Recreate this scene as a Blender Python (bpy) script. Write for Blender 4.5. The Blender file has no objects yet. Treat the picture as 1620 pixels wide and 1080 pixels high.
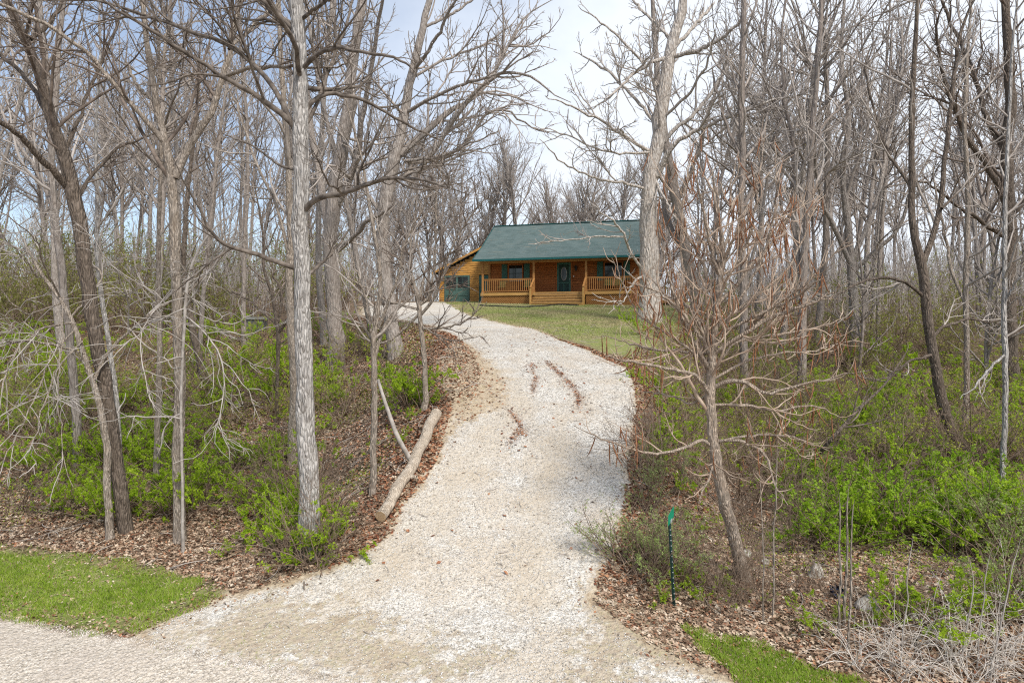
import bpy, math, random
import numpy as np
from math import radians, sin, cos, pi

# ------------------------------------------------------------------ camera, sky, sun
scene = bpy.context.scene
col = scene.collection
CZ = 4.25                      # camera height above the road
HZ = 530.0                     # pixel row of the horizon in the 1620 x 1080 photo
cam_d = bpy.data.cameras.new('camera'); cam = bpy.data.objects.new('camera', cam_d); col.objects.link(cam)
cam_d.sensor_width = 36; cam_d.lens = 24; cam_d.clip_end = 2000; cam_d.shift_y = -10/1620
cam.location = (0, 0, CZ); cam.rotation_euler = (radians(90), 0, 0)
scene.camera = cam
SUN_EL, SUN_ROT = 50, 152
w = bpy.data.worlds.new('World'); scene.world = w; w.use_nodes = True
nt = w.node_tree; nt.nodes.clear()
def N(nt, t, **k):
    n = nt.nodes.new(t)
    for a, b in k.items(): setattr(n, a, b)
    return n
out = N(nt, 'ShaderNodeOutputWorld'); bg = N(nt, 'ShaderNodeBackground')
sky = N(nt, 'ShaderNodeTexSky', sky_type='NISHITA'); sky.sun_disc = False
sky.sun_elevation = radians(SUN_EL); sky.sun_rotation = radians(SUN_ROT); sky.dust_density = 1.0; sky.ozone_density = 1.6
tc = N(nt, 'ShaderNodeTexCoord'); mp = N(nt, 'ShaderNodeMapping'); mp.inputs['Scale'].default_value = (1.3, 1.3, 2.2)
no = N(nt, 'ShaderNodeTexNoise'); no.inputs['Scale'].default_value = 1.6; no.inputs['Detail'].default_value = 6; no.inputs['Roughness'].default_value = .55
sx = N(nt, 'ShaderNodeSeparateXYZ')
m1 = N(nt, 'ShaderNodeMath', operation='MULTIPLY_ADD'); m1.inputs[1].default_value = 1.25; m1.inputs[2].default_value = .42
m2 = N(nt, 'ShaderNodeMath', operation='ADD')
m3 = N(nt, 'ShaderNodeMath', operation='MULTIPLY_ADD'); m3.inputs[1].default_value = -.55; m3.inputs[2].default_value = 0
m4 = N(nt, 'ShaderNodeMath', operation='ADD')
cr = N(nt, 'ShaderNodeValToRGB'); cr.color_ramp.elements[0].position = .42; cr.color_ramp.elements[0].color = (.24,.24,.24,1); cr.color_ramp.elements[1].position = .86
mx = N(nt, 'ShaderNodeMix', data_type='RGBA'); mx.inputs[7].default_value = (5.7, 6.1, 6.7, 1)
L = nt.links.new
L(tc.outputs['Generated'], mp.inputs[0]); L(mp.outputs[0], no.inputs[0]); L(tc.outputs['Generated'], sx.inputs[0])
L(sx.outputs[0], m1.inputs[0]); L(m1.outputs[0], m2.inputs[0]); L(no.outputs[0], m2.inputs[1])
L(sx.outputs[2], m3.inputs[0]); L(m2.outputs[0], m4.inputs[0]); L(m3.outputs[0], m4.inputs[1])
L(m4.outputs[0], cr.inputs[0]); L(cr.outputs[0], mx.inputs[0]); L(sky.outputs[0], mx.inputs[6]); L(mx.outputs[2], bg.inputs[0])
bg.inputs[1].default_value = .105
L(bg.outputs[0], out.inputs[0])
sd = bpy.data.lights.new('sun', 'SUN'); so = bpy.data.objects.new('sun', sd); col.objects.link(so)
sd.energy = 2.6; sd.angle = radians(12); sd.color = (1, .95, .88)
# direction towards the sun (behind the camera, to its left, high)
az = radians(SUN_ROT)
sdir = np.array([sin(az)*cos(radians(SUN_EL)), cos(az)*cos(radians(SUN_EL)), sin(radians(SUN_EL))])
from mathutils import Vector, Matrix
so.rotation_euler = Vector(sdir).to_track_quat('Z', 'Y').to_euler()
scene.view_settings.view_transform = 'Standard'; scene.view_settings.look = 'None'
scene.view_settings.exposure = 0.7; scene.view_settings.gamma = 1
scene.render.engine = 'CYCLES'
scene.cycles.max_bounces = 5; scene.cycles.diffuse_bounces = 3; scene.cycles.transparent_max_bounces = 8
scene.cycles.use_denoising = False
scene.cycles.filter_width = 1.15

# ------------------------------------------------------------------ terrain
def at(px, py, D): return np.array([(px-810)/1080*D, D, CZ+(HZ-py)/1080*D])
pm = np.array([[-60,-4.25],[8,-4.25],[10,-3.95],[12,-3.35],[15,-2.32],[19,-1.27],[23,-.42],[28,.30],[36,1.18],[45,1.95],[48,2.25],[52,2.62],[60,3.0],[80,3.2],[120,4],[260,8],[500,10]])
pl = np.array([[-60,-4.25],[8.5,-4.25],[13,-3.95],[16,-3.45],[20,-2.65],[25,-1.5],[30,-.35],[38,1.1],[50,2.5],[70,4.2],[110,7],[260,10],[500,12]])
pr = np.array([[-60,-4.25],[8,-4.25],[11,-3.95],[15,-3.95],[19,-3.65],[25,-2.9],[32,-1.7],[42,.2],[55,2.0],[75,3.6],[110,5.5],[260,9],[500,12]])
ex = np.array([[-60,-3.6,1.4],[8,-3.6,1.4],[10,-3.5,1.3],[12,-2.35,1.85],[15,-1.45,2.45],[19,-1.9,3.2],[23,-2.0,4.1],[28,-4.0,6.0],[36,-8,8.5],[45,-13,11.7],[55,-18,16],[80,-30,28],[500,-60,60]])
def sstep(a, b, x):
    t = np.clip((x-a)/(b-a), 0, 1); return t*t*(3-2*t)
def pseudo(x, y):
    return (np.sin(x*.9+1.3*np.sin(y*.37))*np.cos(y*.83+x*.21)*.5 + .28*np.sin(x*2.1+y*1.3+2)*np.cos(y*2.7-x*.6) + .12*np.sin(x*5.3+y*1.1)*np.sin(y*4.7-x*1.9))
def H(x, y):
    x = np.asarray(x, float); y = np.asarray(y, float)
    a = np.interp(y, pm[:,0], pm[:,1]); l = np.interp(y, pl[:,0], pl[:,1]); r = np.interp(y, pr[:,0], pr[:,1])
    xl = np.interp(y, ex[:,0], ex[:,1]); xr = np.interp(y, ex[:,0], ex[:,2])
    wl = sstep(0, 3.2, xl-x-.15); wr = sstep(0, 2.7, x-xr-.1)
    # land rises gently far out to both sides
    z = a*(1-wl)*(1-wr) + l*wl + r*wr
    z = z + np.clip(np.abs(x)-25, 0, 200)*.03*sstep(18, 60, y)
    amp = .04 + .13*np.maximum(wl, wr)*sstep(11, 16, y)
    return CZ + z + amp*pseudo(x, y) - .04*sstep(6, 9, 9+0*y)
_D = np.concatenate([np.arange(5, 40, .04), np.arange(40, 200, .25)])
def hit(px, py):
    x = (px-810)/1080*_D; z = CZ+(HZ-py)/1080*_D
    k = np.nonzero(z <= H(x, _D))[0]
    D = _D[k[0]] if len(k) else 120.0
    X = (px-810)/1080*D
    return np.array([X, D, float(H(X, D))])
def poly(pts): return np.array([hit(*p)[:2] for p in pts])
def sdist(P, x, y):
    """signed distance (inside positive) of points to polygon P"""
    n = len(P); d = np.full(x.shape, 1e9); ins = np.zeros(x.shape, bool)
    for i in range(n):
        ax, ay = P[i]; bx, by = P[(i+1) % n]
        ex_, ey_ = bx-ax, by-ay; q = ex_*ex_+ey_*ey_+1e-12
        t = np.clip(((x-ax)*ex_+(y-ay)*ey_)/q, 0, 1)
        d = np.minimum(d, np.hypot(x-ax-t*ex_, y-ay-t*ey_))
        c = ((ay > y) != (by > y)) & (x < (bx-ax)*(y-ay)/(by-ay+1e-12)+ax)
        ins ^= c
    return np.where(ins, d, -d)
def ldist(P, x, y):
    d = np.full(np.shape(x), 1e9)
    for i in range(len(P)-1):
        ax, ay = P[i]; bx, by = P[i+1]; ex_, ey_ = bx-ax, by-ay; q = ex_*ex_+ey_*ey_+1e-12
        t = np.clip(((x-ax)*ex_+(y-ay)*ey_)/q, 0, 1)
        d = np.minimum(d, np.hypot(x-ax-t*ex_, y-ay-t*ey_))
    return d
DRIVE = poly([(225,1005),(290,975),(370,948),(450,930),(520,905),(590,870),(622,845),(640,800),(668,770),(690,735),(704,700),(712,655),(730,640),(762,625),(768,585),(752,556),(722,532),(690,517),(650,508),(600,502),(575,498),
              (575,484),(610,480),(660,478),(700,478),(712,481),(740,498),(800,513),(850,523),(905,546),(955,568),(990,582),(1002,610),(1006,650),(996,690),(993,740),(985,800),(972,850),(962,885),(935,915),(925,950),(985,1000),(1040,1035),(1150,1078)])
DRIVE = np.vstack([DRIVE, [[2.6,6.6],[-2,7.6],[-4.6,8.6]]])
ROAD = np.array([[-60,26],[-25,16.2],[-12.5,11.9],[-7.6,10.15],[-5.4,9.35],[-4.3,8.95],[-3.2,8.65],[-1.9,8.3],[.5,7.7],[4,6.9],[12,5.2],[60,-4],[60,-12],[10,-1],[0,1.5],[-10,4.2],[-30,9.5],[-60,17]], float)
DIRT = poly([(700,700),(716,640),(690,600),(700,565),(715,540),(745,545),(775,575),(800,600),(800,640),(760,660),(730,668)])
LAWN1 = poly([(0,980),(110,1003),(215,1003),(290,970),(370,945),(330,915),(250,895),(160,880),(60,868),(0,862),(-60,862),(-250,850),(-350,930)])
LAWN2 = poly([(700,477),(745,500),(800,513),(850,523),(905,543),(960,562),(1000,568),(1050,555),(1080,520),(1110,490),(1090,478),(1010,480),(900,481),(800,478)])
LAWN2 = np.vstack([LAWN2[:10], [[14,44],[14,50],[-4,54],[-5.2,48]]])
LAWN3 = poly([(1075,990),(1130,1015),(1200,1030),(1290,1062),(1350,1079)]); LAWN3 = np.vstack([LAWN3, [[4.4,6.4],[3.2,7.2]], ])
GRAVELMIX = poly([(925,945),(985,960),(1040,985),(1090,1010),(1170,1079),(900,1079),(900,1000)])
MIX2 = poly([(235,1008),(330,985),(430,950),(520,960),(640,1010),(800,1040),(760,1079),(500,1065),(330,1035)])
TRACKS = [poly([(770,560),(825,600),(845,650),(790,720),(700,850),(640,910),(560,990),(470,1010),(560,900),(650,810),(735,700),(775,640)]), poly([(885,640),(905,700),(880,820),(880,960),(800,1000),(820,800),(850,700)])]
RUTS = [poly([(838,575),(848,598),(842,620)]), poly([(865,572),(885,590),(906,612),(917,630),(915,645)]), poly([(822,680),(815,690),(806,703)]), poly([(806,650),(822,668),(826,684)])]
RUTW = [.02, .04, .04, .02]
# ---- one sheet, finer near the driveway
def grow_axis(a, b, step, far, g):
    m = list(np.arange(a, b+1e-6, step)); s = step; hi = [b]; lo = [a]
    while hi[-1] < far: s *= g; hi.append(hi[-1]+s)
    s = step
    while lo[-1] > -far: s *= g; lo.append(lo[-1]-s)
    return np.array(sorted(lo[1:])+m+hi[1:])
xs = grow_axis(-9, 8, .085, 320, 1.07)
ys = grow_axis(6.4, 26, .085, 420, 1.055); ys = ys[ys > -60]
GX, GY = np.meshgrid(xs, ys); GZ = H(GX, GY)
sd_drive = sdist(DRIVE, GX, GY); sd_road = sdist(ROAD, GX, GY); sd_dirt = sdist(DIRT, GX, GY)
sd_lawn = np.maximum.reduce([sdist(LAWN1, GX, GY), sdist(LAWN2, GX, GY), sdist(LAWN3, GX, GY)])
sd_mix = np.maximum(sdist(GRAVELMIX, GX, GY), sdist(MIX2, GX, GY)); sd_tr = np.maximum.reduce([sdist(t_, GX, GY) for t_ in TRACKS])
rut = np.full(GX.shape, 9.)
for P_, w_ in zip(RUTS, RUTW): rut = np.minimum(rut, ldist(P_, GX, GY)-w_)
GZ = GZ + .05*np.clip(sd_road, 0, .6)/.6 - .04*np.exp(-np.clip(rut+.1, 0, 3)**2/.03)*(rut < 1)
def new_mesh(name, verts, faces_flat, nper, mats, smooth=False):
    me = bpy.data.meshes.new(name); nv = len(verts); nf = len(faces_flat)//nper
    me.vertices.add(nv); me.vertices.foreach_set('co', np.asarray(verts, np.float32).ravel())
    me.loops.add(nf*nper); me.loops.foreach_set('vertex_index', np.asarray(faces_flat, np.int32).ravel())
    me.polygons.add(nf); me.polygons.foreach_set('loop_start', np.arange(nf, dtype=np.int32)*nper)
    if smooth: me.polygons.foreach_set('use_smooth', np.ones(nf, bool))
    for m in (mats if isinstance(mats, (list, tuple)) else [mats]): me.materials.append(m)
    me.update(calc_edges=True)
    return me
def link(name, me, parent=None, **props):
    o = bpy.data.objects.new(name, me); col.objects.link(o)
    if parent is not None: o.parent = parent
    for k, v in props.items(): o[k] = v
    return o
def empty(name, loc, label, category, group=None, rz=0):
    o = bpy.data.objects.new(name, None); col.objects.link(o); o.location = [float(v) for v in loc]; o.rotation_euler[2] = rz
    o.empty_display_size = .2; o['label'] = label; o['category'] = category
    if group: o['group'] = group
    return o

# ------------------------------------------------------------------ materials
class MT:
    def __init__(s, name, rough=.85):
        s.m = bpy.data.materials.new(name); s.m.use_nodes = True; s.nt = s.m.node_tree
        s.b = s.nt.nodes['Principled BSDF']; s.b.inputs['Roughness'].default_value = rough
        s.b.inputs['Specular IOR Level'].default_value = .25
        s.tc = N(s.nt, 'ShaderNodeTexCoord')
    def l(s, a, b): s.nt.links.new(a, b); return b
    def obj(s, scale=(1,1,1)):
        m = N(s.nt, 'ShaderNodeMapping'); m.inputs['Scale'].default_value = scale; s.l(s.tc.outputs['Object'], m.inputs[0]); return m.outputs[0]
    def noise(s, v, scale, detail=3, rough=.55, off=None):
        n = N(s.nt, 'ShaderNodeTexNoise'); n.inputs['Scale'].default_value = scale; n.inputs['Detail'].default_value = detail; n.inputs['Roughness'].default_value = rough
        s.l(v, n.inputs['Vector']); return n.outputs[0]
    def voro(s, v, scale, feature='F1'):
        n = N(s.nt, 'ShaderNodeTexVoronoi', feature=feature); n.inputs['Scale'].default_value = scale; s.l(v, n.inputs['Vector']); return n
    def ramp(s, f, stops, interp='LINEAR'):
        r = N(s.nt, 'ShaderNodeValToRGB'); e = r.color_ramp; e.interpolation = interp
        while len(e.elements) < len(stops): e.elements.new(.5)
        for el, (p, c) in zip(e.elements, stops): el.position = p; el.color = (*c, 1) if len(c) == 3 else c
        s.l(f, r.inputs[0]); return r.outputs[0]
    def mix(s, f, a, b, mode='MIX'):
        n = N(s.nt, 'ShaderNodeMix', data_type='RGBA', blend_type=mode)
        for i, v in ((0, f), (6, a), (7, b)):
            if hasattr(v, 'is_linked') or hasattr(v, 'node'): s.l(v, n.inputs[i])
            elif i == 0: n.inputs[0].default_value = v
            else: n.inputs[i].default_value = (*v, 1)
        return n.outputs[2]
    def math(s, op, a, b=0, c=0):
        n = N(s.nt, 'ShaderNodeMath', operation=op)
        for i, v in enumerate((a, b, c)):
            if hasattr(v, 'node'): s.l(v, n.inputs[i])
            else: n.inputs[i].default_value = v
        return n.outputs[0]
    def attr(s, name):
        n = N(s.nt, 'ShaderNodeAttribute', attribute_name=name); return n.outputs['Fac']
    def bump(s, h, dist, strength=1):
        n = N(s.nt, 'ShaderNodeBump'); n.inputs['Strength'].default_value = strength; n.inputs['Distance'].default_value = dist
        s.l(h, n.inputs['Height']); s.l(n.outputs[0], s.b.inputs['Normal'])
    def rnd(s): n = N(s.nt, 'ShaderNodeObjectInfo'); return n.outputs['Random']
    def col(s, c):
        if hasattr(c, 'node'): s.l(c, s.b.inputs['Base Color'])
        else: s.b.inputs['Base Color'].default_value = (*c, 1)
        return s.m

def ground_mat():
    t = MT('ground_cover', .95); o = t.obj()
    # limestone gravel
    v = t.voro(o, 42); g = t.ramp(t.math('FRACT', t.math('MULTIPLY', v.outputs['Color'], 3.7)), [(0,(.35,.32,.27)),(.3,(.52,.48,.42)),(.7,(.63,.60,.54)),(1,(.73,.70,.65))])
    g = t.mix(t.ramp(t.noise(o, .9, 5, .6), [(.42,(0,0,0)),(.62,(.65,.65,.65))]), g, (.50,.42,.32))
    g = t.mix(t.ramp(t.noise(o, 5, 3, .6), [(.55,(0,0,0)),(.72,(.45,.45,.45))]), g, (.42,.36,.28))
    # road chip seal
    v2 = t.voro(o, 55); rd = t.ramp(t.math('FRACT', t.math('MULTIPLY', v2.outputs['Color'], 5.1)), [(0,(.28,.24,.19)),(.35,(.48,.42,.34)),(.75,(.60,.53,.44)),(1,(.72,.66,.58))])
    rd = t.mix(t.ramp(t.noise(o, 1.1, 4), [(.42,(0,0,0)),(.7,(.5,.5,.5))]), rd, (.48,.41,.34))
    # dirt
    di = t.ramp(t.noise(o, 9, 6, .7), [(.3,(.26,.19,.12)),(.5,(.44,.35,.24)),(.7,(.58,.50,.38))])
    # leaf litter
    v3 = t.voro(o, 13); lf = t.ramp(t.math('FRACT', t.math('MULTIPLY', v3.outputs['Color'], 3.1)), [(0,(.05,.034,.023)),(.35,(.13,.085,.054)),(.65,(.22,.15,.10)),(.9,(.34,.26,.18)),(1,(.48,.39,.29))])
    lf = t.mix(t.ramp(t.noise(o, 1.7, 5, .65), [(.42,(0,0,0)),(.68,(.75,.75,.75))]), lf, (.075,.045,.028))
    lf = t.mix(t.ramp(t.noise(o, .42, 5, .7), [(.55,(0,0,0)),(.7,(.55,.55,.55))]), lf, (.07,.10,.022))
    # grass
    gr = t.ramp(t.noise(o, 14, 5, .75), [(.3,(.09,.14,.02)),(.48,(.16,.22,.04)),(.58,(.28,.27,.10)),(.75,(.32,.25,.15))])
    straw = t.ramp(t.noise(o, 30, 4, .7), [(.3,(.15,.13,.06)),(.6,(.34,.29,.15)),(.8,(.46,.40,.25))])
    n1 = t.noise(o, 2.3, 6, .65); n2 = t.noise(o, 7, 5, .7)
    ed = t.math('ADD', t.math('MULTIPLY', t.math('SUBTRACT', n1, .5), .9), t.math('MULTIPLY', t.math('SUBTRACT', n2, .5), .7))
    far = t.attr('upper')     # upper lawn is half straw
    dry = t.math('MULTIPLY', t.ramp(t.noise(o, .75, 6, .7), [(.36,(0,0,0)),(.62,(1,1,1))]), t.math('MULTIPLY_ADD', far, .75, .15))
    gr = t.mix(dry, gr, straw)
    def mask(name, soft=12, bias=0, k=1):
        return t.math('MULTIPLY', t.math('MINIMUM', t.math('MAXIMUM', t.math('MULTIPLY_ADD', t.math('MULTIPLY_ADD', ed, k, t.math('ADD', t.attr(name), bias)), soft, .5), 0), 1), 1)
    c = t.mix(mask('d_lawn', 2.2, -.18, 1.6), lf, gr)
    c = t.mix(mask('d_drive', 4, .22, 1.0), c, di)
    c = t.mix(mask('d_drive', 6, -.02, .8), c, g)
    c = t.mix(t.math('MULTIPLY', mask('d_track', 2, 0, 1.5), .5), c, t.mix(.5, di, (.50,.43,.33)))
    c = t.mix(mask('d_dirt', 4, 0, 1.6), c, di)
    mixm = mask('d_mix', 3, -.05, 3.2)
    c = t.mix(t.math('MULTIPLY', mixm, .75), c, t.ramp(t.noise(o, 8, 5, .75), [(.35,(.26,.19,.12)),(.5,(.42,.34,.24)),(.6,(.34,.29,.16)),(.7,(.55,.50,.43))]))
    c = t.mix(t.math('MULTIPLY', mask('d_rut', 7, .03, .6), .85), c, (.32,.19,.115))
    c = t.mix(mask('d_road', 5, .0, .5), c, rd)
    hb = t.math('ADD', t.math('MULTIPLY', v.outputs['Distance'], .5), t.math('ADD', t.math('MULTIPLY', t.noise(o, 40, 3), .5), t.math('MULTIPLY', v3.outputs['Distance'], 1.2)))
    t.bump(hb, .03, .8)
    return t.col(c)
M = {}
M['ground'] = ground_mat()
def simple(name, c1, c2, scale=30, rough=.85, rndmix=None, bump=0):
    t = MT(name, rough); o = t.obj(); n = t.noise(o, scale, 3)
    c = t.ramp(n, [(.35, c1), (.65, c2)])
    if rndmix: c = t.mix(t.math('MULTIPLY', t.rnd(), rndmix[0]), c, rndmix[1])
    if bump: t.bump(n, bump)
    M[name] = t.col(c); return M[name]
def bark(name, dark, light, pale=None, vs=26, patch=.5, deep=.02, rnd=None):
    t = MT(name, .95); o = t.obj((1, 1, .22)); o2 = t.obj((1, 1, .55))
    warp = N(t.nt, 'ShaderNodeVectorMath', operation='ADD'); nn = N(t.nt, 'ShaderNodeTexNoise'); nn.inputs['Scale'].default_value = 5
    t.l(o, nn.inputs['Vector']); sc = N(t.nt, 'ShaderNodeVectorMath', operation='SCALE'); sc.inputs[3].default_value = .12; t.l(nn.outputs['Color'], sc.inputs[0]); t.l(o, warp.inputs[0]); t.l(sc.outputs[0], warp.inputs[1])
    v = t.voro(warp.outputs[0], vs, 'DISTANCE_TO_EDGE')
    f = t.math('MULTIPLY', v.outputs['Distance'], 3.2)
    c = t.ramp(f, [(0, dark), (.25, tuple((a+b)/2 for a, b in zip(dark, light))), (.8, light)])
    c = t.mix(t.ramp(t.noise(o2, 9, 6, .75), [(.42, (0,0,0)), (.62, (.75,.75,.75))]), c, pale or light)
    c = t.mix(t.ramp(t.noise(o2, 2.3, 4, .6), [(.45, (0,0,0)), (.7, (patch,)*3)]), c, tuple(x*.8 for x in light))
    if rnd: c = t.mix(t.math('MULTIPLY', t.rnd(), rnd[0]), c, rnd[1])
    t.bump(t.math('ADD', f, t.math('MULTIPLY', t.noise(o, 30, 3), .6)), deep)
    M[name] = t.col(c)
bark('bark_dark', (.03,.022,.017), (.16,.125,.095), (.23,.185,.15), 22)
bark('bark_tan', (.15,.115,.085), (.37,.31,.25), (.45,.39,.33), 26)
bark('bark_pale', (.10,.085,.07), (.44,.41,.38), (.60,.57,.53), 24, .3)
bark('bark_oak', (.20,.16,.13), (.48,.42,.36), (.64,.60,.55), 9, .5, .03)
bark('bark_catalpa', (.22,.16,.12), (.44,.35,.27), (.52,.44,.36), 34, .4)
bark('bark_wood', (.13,.105,.088), (.35,.305,.265), (.45,.41,.37), 14, .5, .02, (.7, (.24,.195,.165)))
bark('bark_log', (.28,.22,.16), (.52,.43,.33), (.62,.54,.44), 20, .5)
simple('cane_pale', (.44,.39,.33), (.66,.60,.54), 6, .9); simple('twig_limb', (.075,.06,.048), (.21,.175,.145), 9, .9); simple('twig_grey', (.25,.215,.185), (.44,.39,.345), 6, .9)
simple('twig_brown', (.23,.19,.16), (.41,.355,.31), 6, .9, (.6, (.47,.43,.395)))
simple('twig_dark', (.095,.072,.057), (.25,.20,.165), 6, .9)
simple('stem_brown', (.13,.09,.065), (.27,.20,.145), 6, .9); simple('twig_pale', (.26,.23,.20), (.45,.41,.37), 6, .9)
simple('twig_catalpa', (.33,.235,.17), (.50,.40,.31), 6, .9)
simple('pod', (.13,.055,.026), (.32,.15,.075), 20, .7)
def leafmat(name, a, b, c, trans=.35):
    t = MT(name, .55); o = t.obj(); n = t.voro(o, 9)
    cc = t.ramp(t.noise(o, 3.1, 4, .8), [(.32, a), (.5, b), (.68, c)])
    cc = t.mix(.4, cc, t.ramp(t.math('FRACT', t.math('MULTIPLY', n.outputs['Color'], 3.3)), [(0, a), (1, c)]))
    cc = t.mix(t.math('MULTIPLY', t.rnd(), .35), cc, a)
    t.col(cc)
    tr = N(t.nt, 'ShaderNodeBsdfTranslucent'); ms = N(t.nt, 'ShaderNodeMixShader'); ms.inputs[0].default_value = trans
    t.l(cc, tr.inputs[0]); t.l(t.b.outputs[0], ms.inputs[1]); t.l(tr.outputs[0], ms.inputs[2])
    t.l(ms.outputs[0], t.nt.nodes['Material Output'].inputs[0]); M[name] = t.m
leafmat('leaf_green', (.24,.38,.018), (.40,.56,.03), (.56,.70,.06), .55)
leafmat('leaf_deep', (.17,.31,.016), (.30,.47,.026), (.44,.60,.05), .5)
leafmat('leaf_sage', (.24,.32,.09), (.36,.46,.15), (.48,.57,.22), .45)
leafmat('leaf_bud', (.28,.32,.035), (.42,.46,.05), (.56,.56,.08), .45)
leafmat('leaf_olive', (.20,.22,.045), (.30,.32,.065), (.42,.42,.11), .4)
leafmat('blade', (.18,.30,.02), (.31,.46,.035), (.46,.54,.10), .45)
leafmat('blade_dry', (.22,.29,.06), (.35,.40,.12), (.50,.50,.24), .35)
leafmat('blade_straw', (.30,.27,.12), (.43,.37,.20), (.55,.48,.30), .2)
leafmat('oak_leaf', (.22,.09,.04), (.36,.17,.08), (.48,.28,.15), .3)
def litter(name, stops, sc):
    t = MT(name, .85); v = t.voro(t.obj(), sc); M[name] = t.col(t.ramp(t.math('FRACT', t.math('MULTIPLY', v.outputs['Color'], 4.3)), stops))
litter('dead_leaf', [(0,(.13,.08,.05)),(.3,(.28,.18,.115)),(.6,(.42,.30,.21)),(.85,(.50,.38,.27)),(1,(.62,.52,.41))], 11)
litter('red_leaf', [(0,(.15,.055,.03)),(.5,(.30,.13,.07)),(1,(.44,.24,.13))], 11)
litter('stone', [(0,(.27,.24,.20)),(.2,(.46,.43,.385)),(.7,(.60,.58,.545)),(1,(.70,.69,.67))], 14)
litter('road_stone', [(0,(.26,.22,.18)),(.4,(.49,.43,.36)),(1,(.72,.66,.60))], 14)

# ------------------------------------------------------------------ the ground sheet, split by what covers it
def build_ground():
    nx, ny = len(xs), len(ys)
    V = np.stack([GX, GY, GZ], -1).reshape(-1, 3)
    i = (np.arange(ny-1)[:, None]*nx + np.arange(nx-1)[None]).ravel()
    F = np.stack([i, i+1, i+nx+1, i+nx], 1)
    fx = lambda a: a.ravel()[F].mean(1)
    road, drv, lawn = fx(sd_road) > 0, fx(sd_drive) > 0, fx(sd_lawn) > 0
    cat = np.zeros(len(F), int); cat[lawn] = 1; cat[drv] = 2; cat[road] = 3
    attrs = {'d_road': sd_road, 'd_drive': sd_drive, 'd_lawn': sd_lawn, 'd_dirt': sd_dirt, 'd_mix': sd_mix, 'd_track': sd_tr, 'd_rut': -np.clip(rut, -1, 3), 'upper': sstep(20, 26, GY)}
    info = [('ground', 'leaf covered forest floor rising on both sides of the driveway', 'ground'), ('lawn', 'mown grass beside the road and in front of the cabin', 'lawn'),
            ('driveway', 'white gravel driveway climbing the hill to the cabin', 'driveway'), ('road', 'pale gravelly road crossing the bottom of the hill', 'road')]
    for c, (nm, lb, ct) in enumerate(info):
        f = F[cat == c]; u, inv = np.unique(f, return_inverse=True)
        me = new_mesh(nm, V[u], inv.ravel(), 4, M['ground'], True)
        for k, a in attrs.items():
            at_ = me.attributes.new(k, 'FLOAT', 'POINT'); at_.data.foreach_set('value', np.clip(a.ravel()[u], -5, 5).astype(np.float32))
        link(nm, me, kind='structure', label=lb, category=ct)
build_ground()

# ------------------------------------------------------------------ generic mesh helpers
def nrm(a): return a/(np.linalg.norm(a, axis=-1, keepdims=True)+1e-9)
def tubes(groups):
    """groups: list of (P(B,N,3), R(B,N), sides) -> verts, quads"""
    VS, FS, off = [], [], 0
    for P, R, S in groups:
        if len(P) == 0: continue
        B, n, _ = P.shape
        T = np.gradient(P, axis=1); T = nrm(T)
        mean = np.abs(T.mean(1)); ref = np.eye(3)[np.argmin(mean, 1)][:, None, :]
        A = nrm(np.cross(T, ref)); Bn = np.cross(T, A)
        th = np.arange(S)*2*pi/S
        ring = A[:, :, None, :]*np.cos(th)[None, None, :, None] + Bn[:, :, None, :]*np.sin(th)[None, None, :, None]
        V = P[:, :, None, :] + ring*R[:, :, None, None]
        VS.append(V.reshape(-1, 3))
        b = np.arange(B)[:, None, None]*n*S; k = np.arange(n-1)[None, :, None]*S; s = np.arange(S)[None, None, :]; s2 = (s+1) % S
        f = np.stack([b+k+s, b+k+s2, b+k+S+s2, b+k+S+s], -1).reshape(-1, 4)+off
        FS.append(f); off += B*n*S
    return np.concatenate(VS), np.concatenate(FS)
def resample(pts, n):
    pts = np.asarray(pts, float); d = np.r_[0, np.cumsum(np.linalg.norm(np.diff(pts[:, :3], axis=0), axis=1))]
    t = np.linspace(0, d[-1], n)
    # smooth (Catmull-Rom like) by interpolating on a finer eased path
    out = np.stack([np.interp(t, d, pts[:, k]) for k in range(pts.shape[1])], 1)
    for _ in range(2):
        q = out.copy(); q[1:-1] = out[1:-1]*.5+(out[:-2]+out[2:])*.25; out = q
    return out
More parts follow.
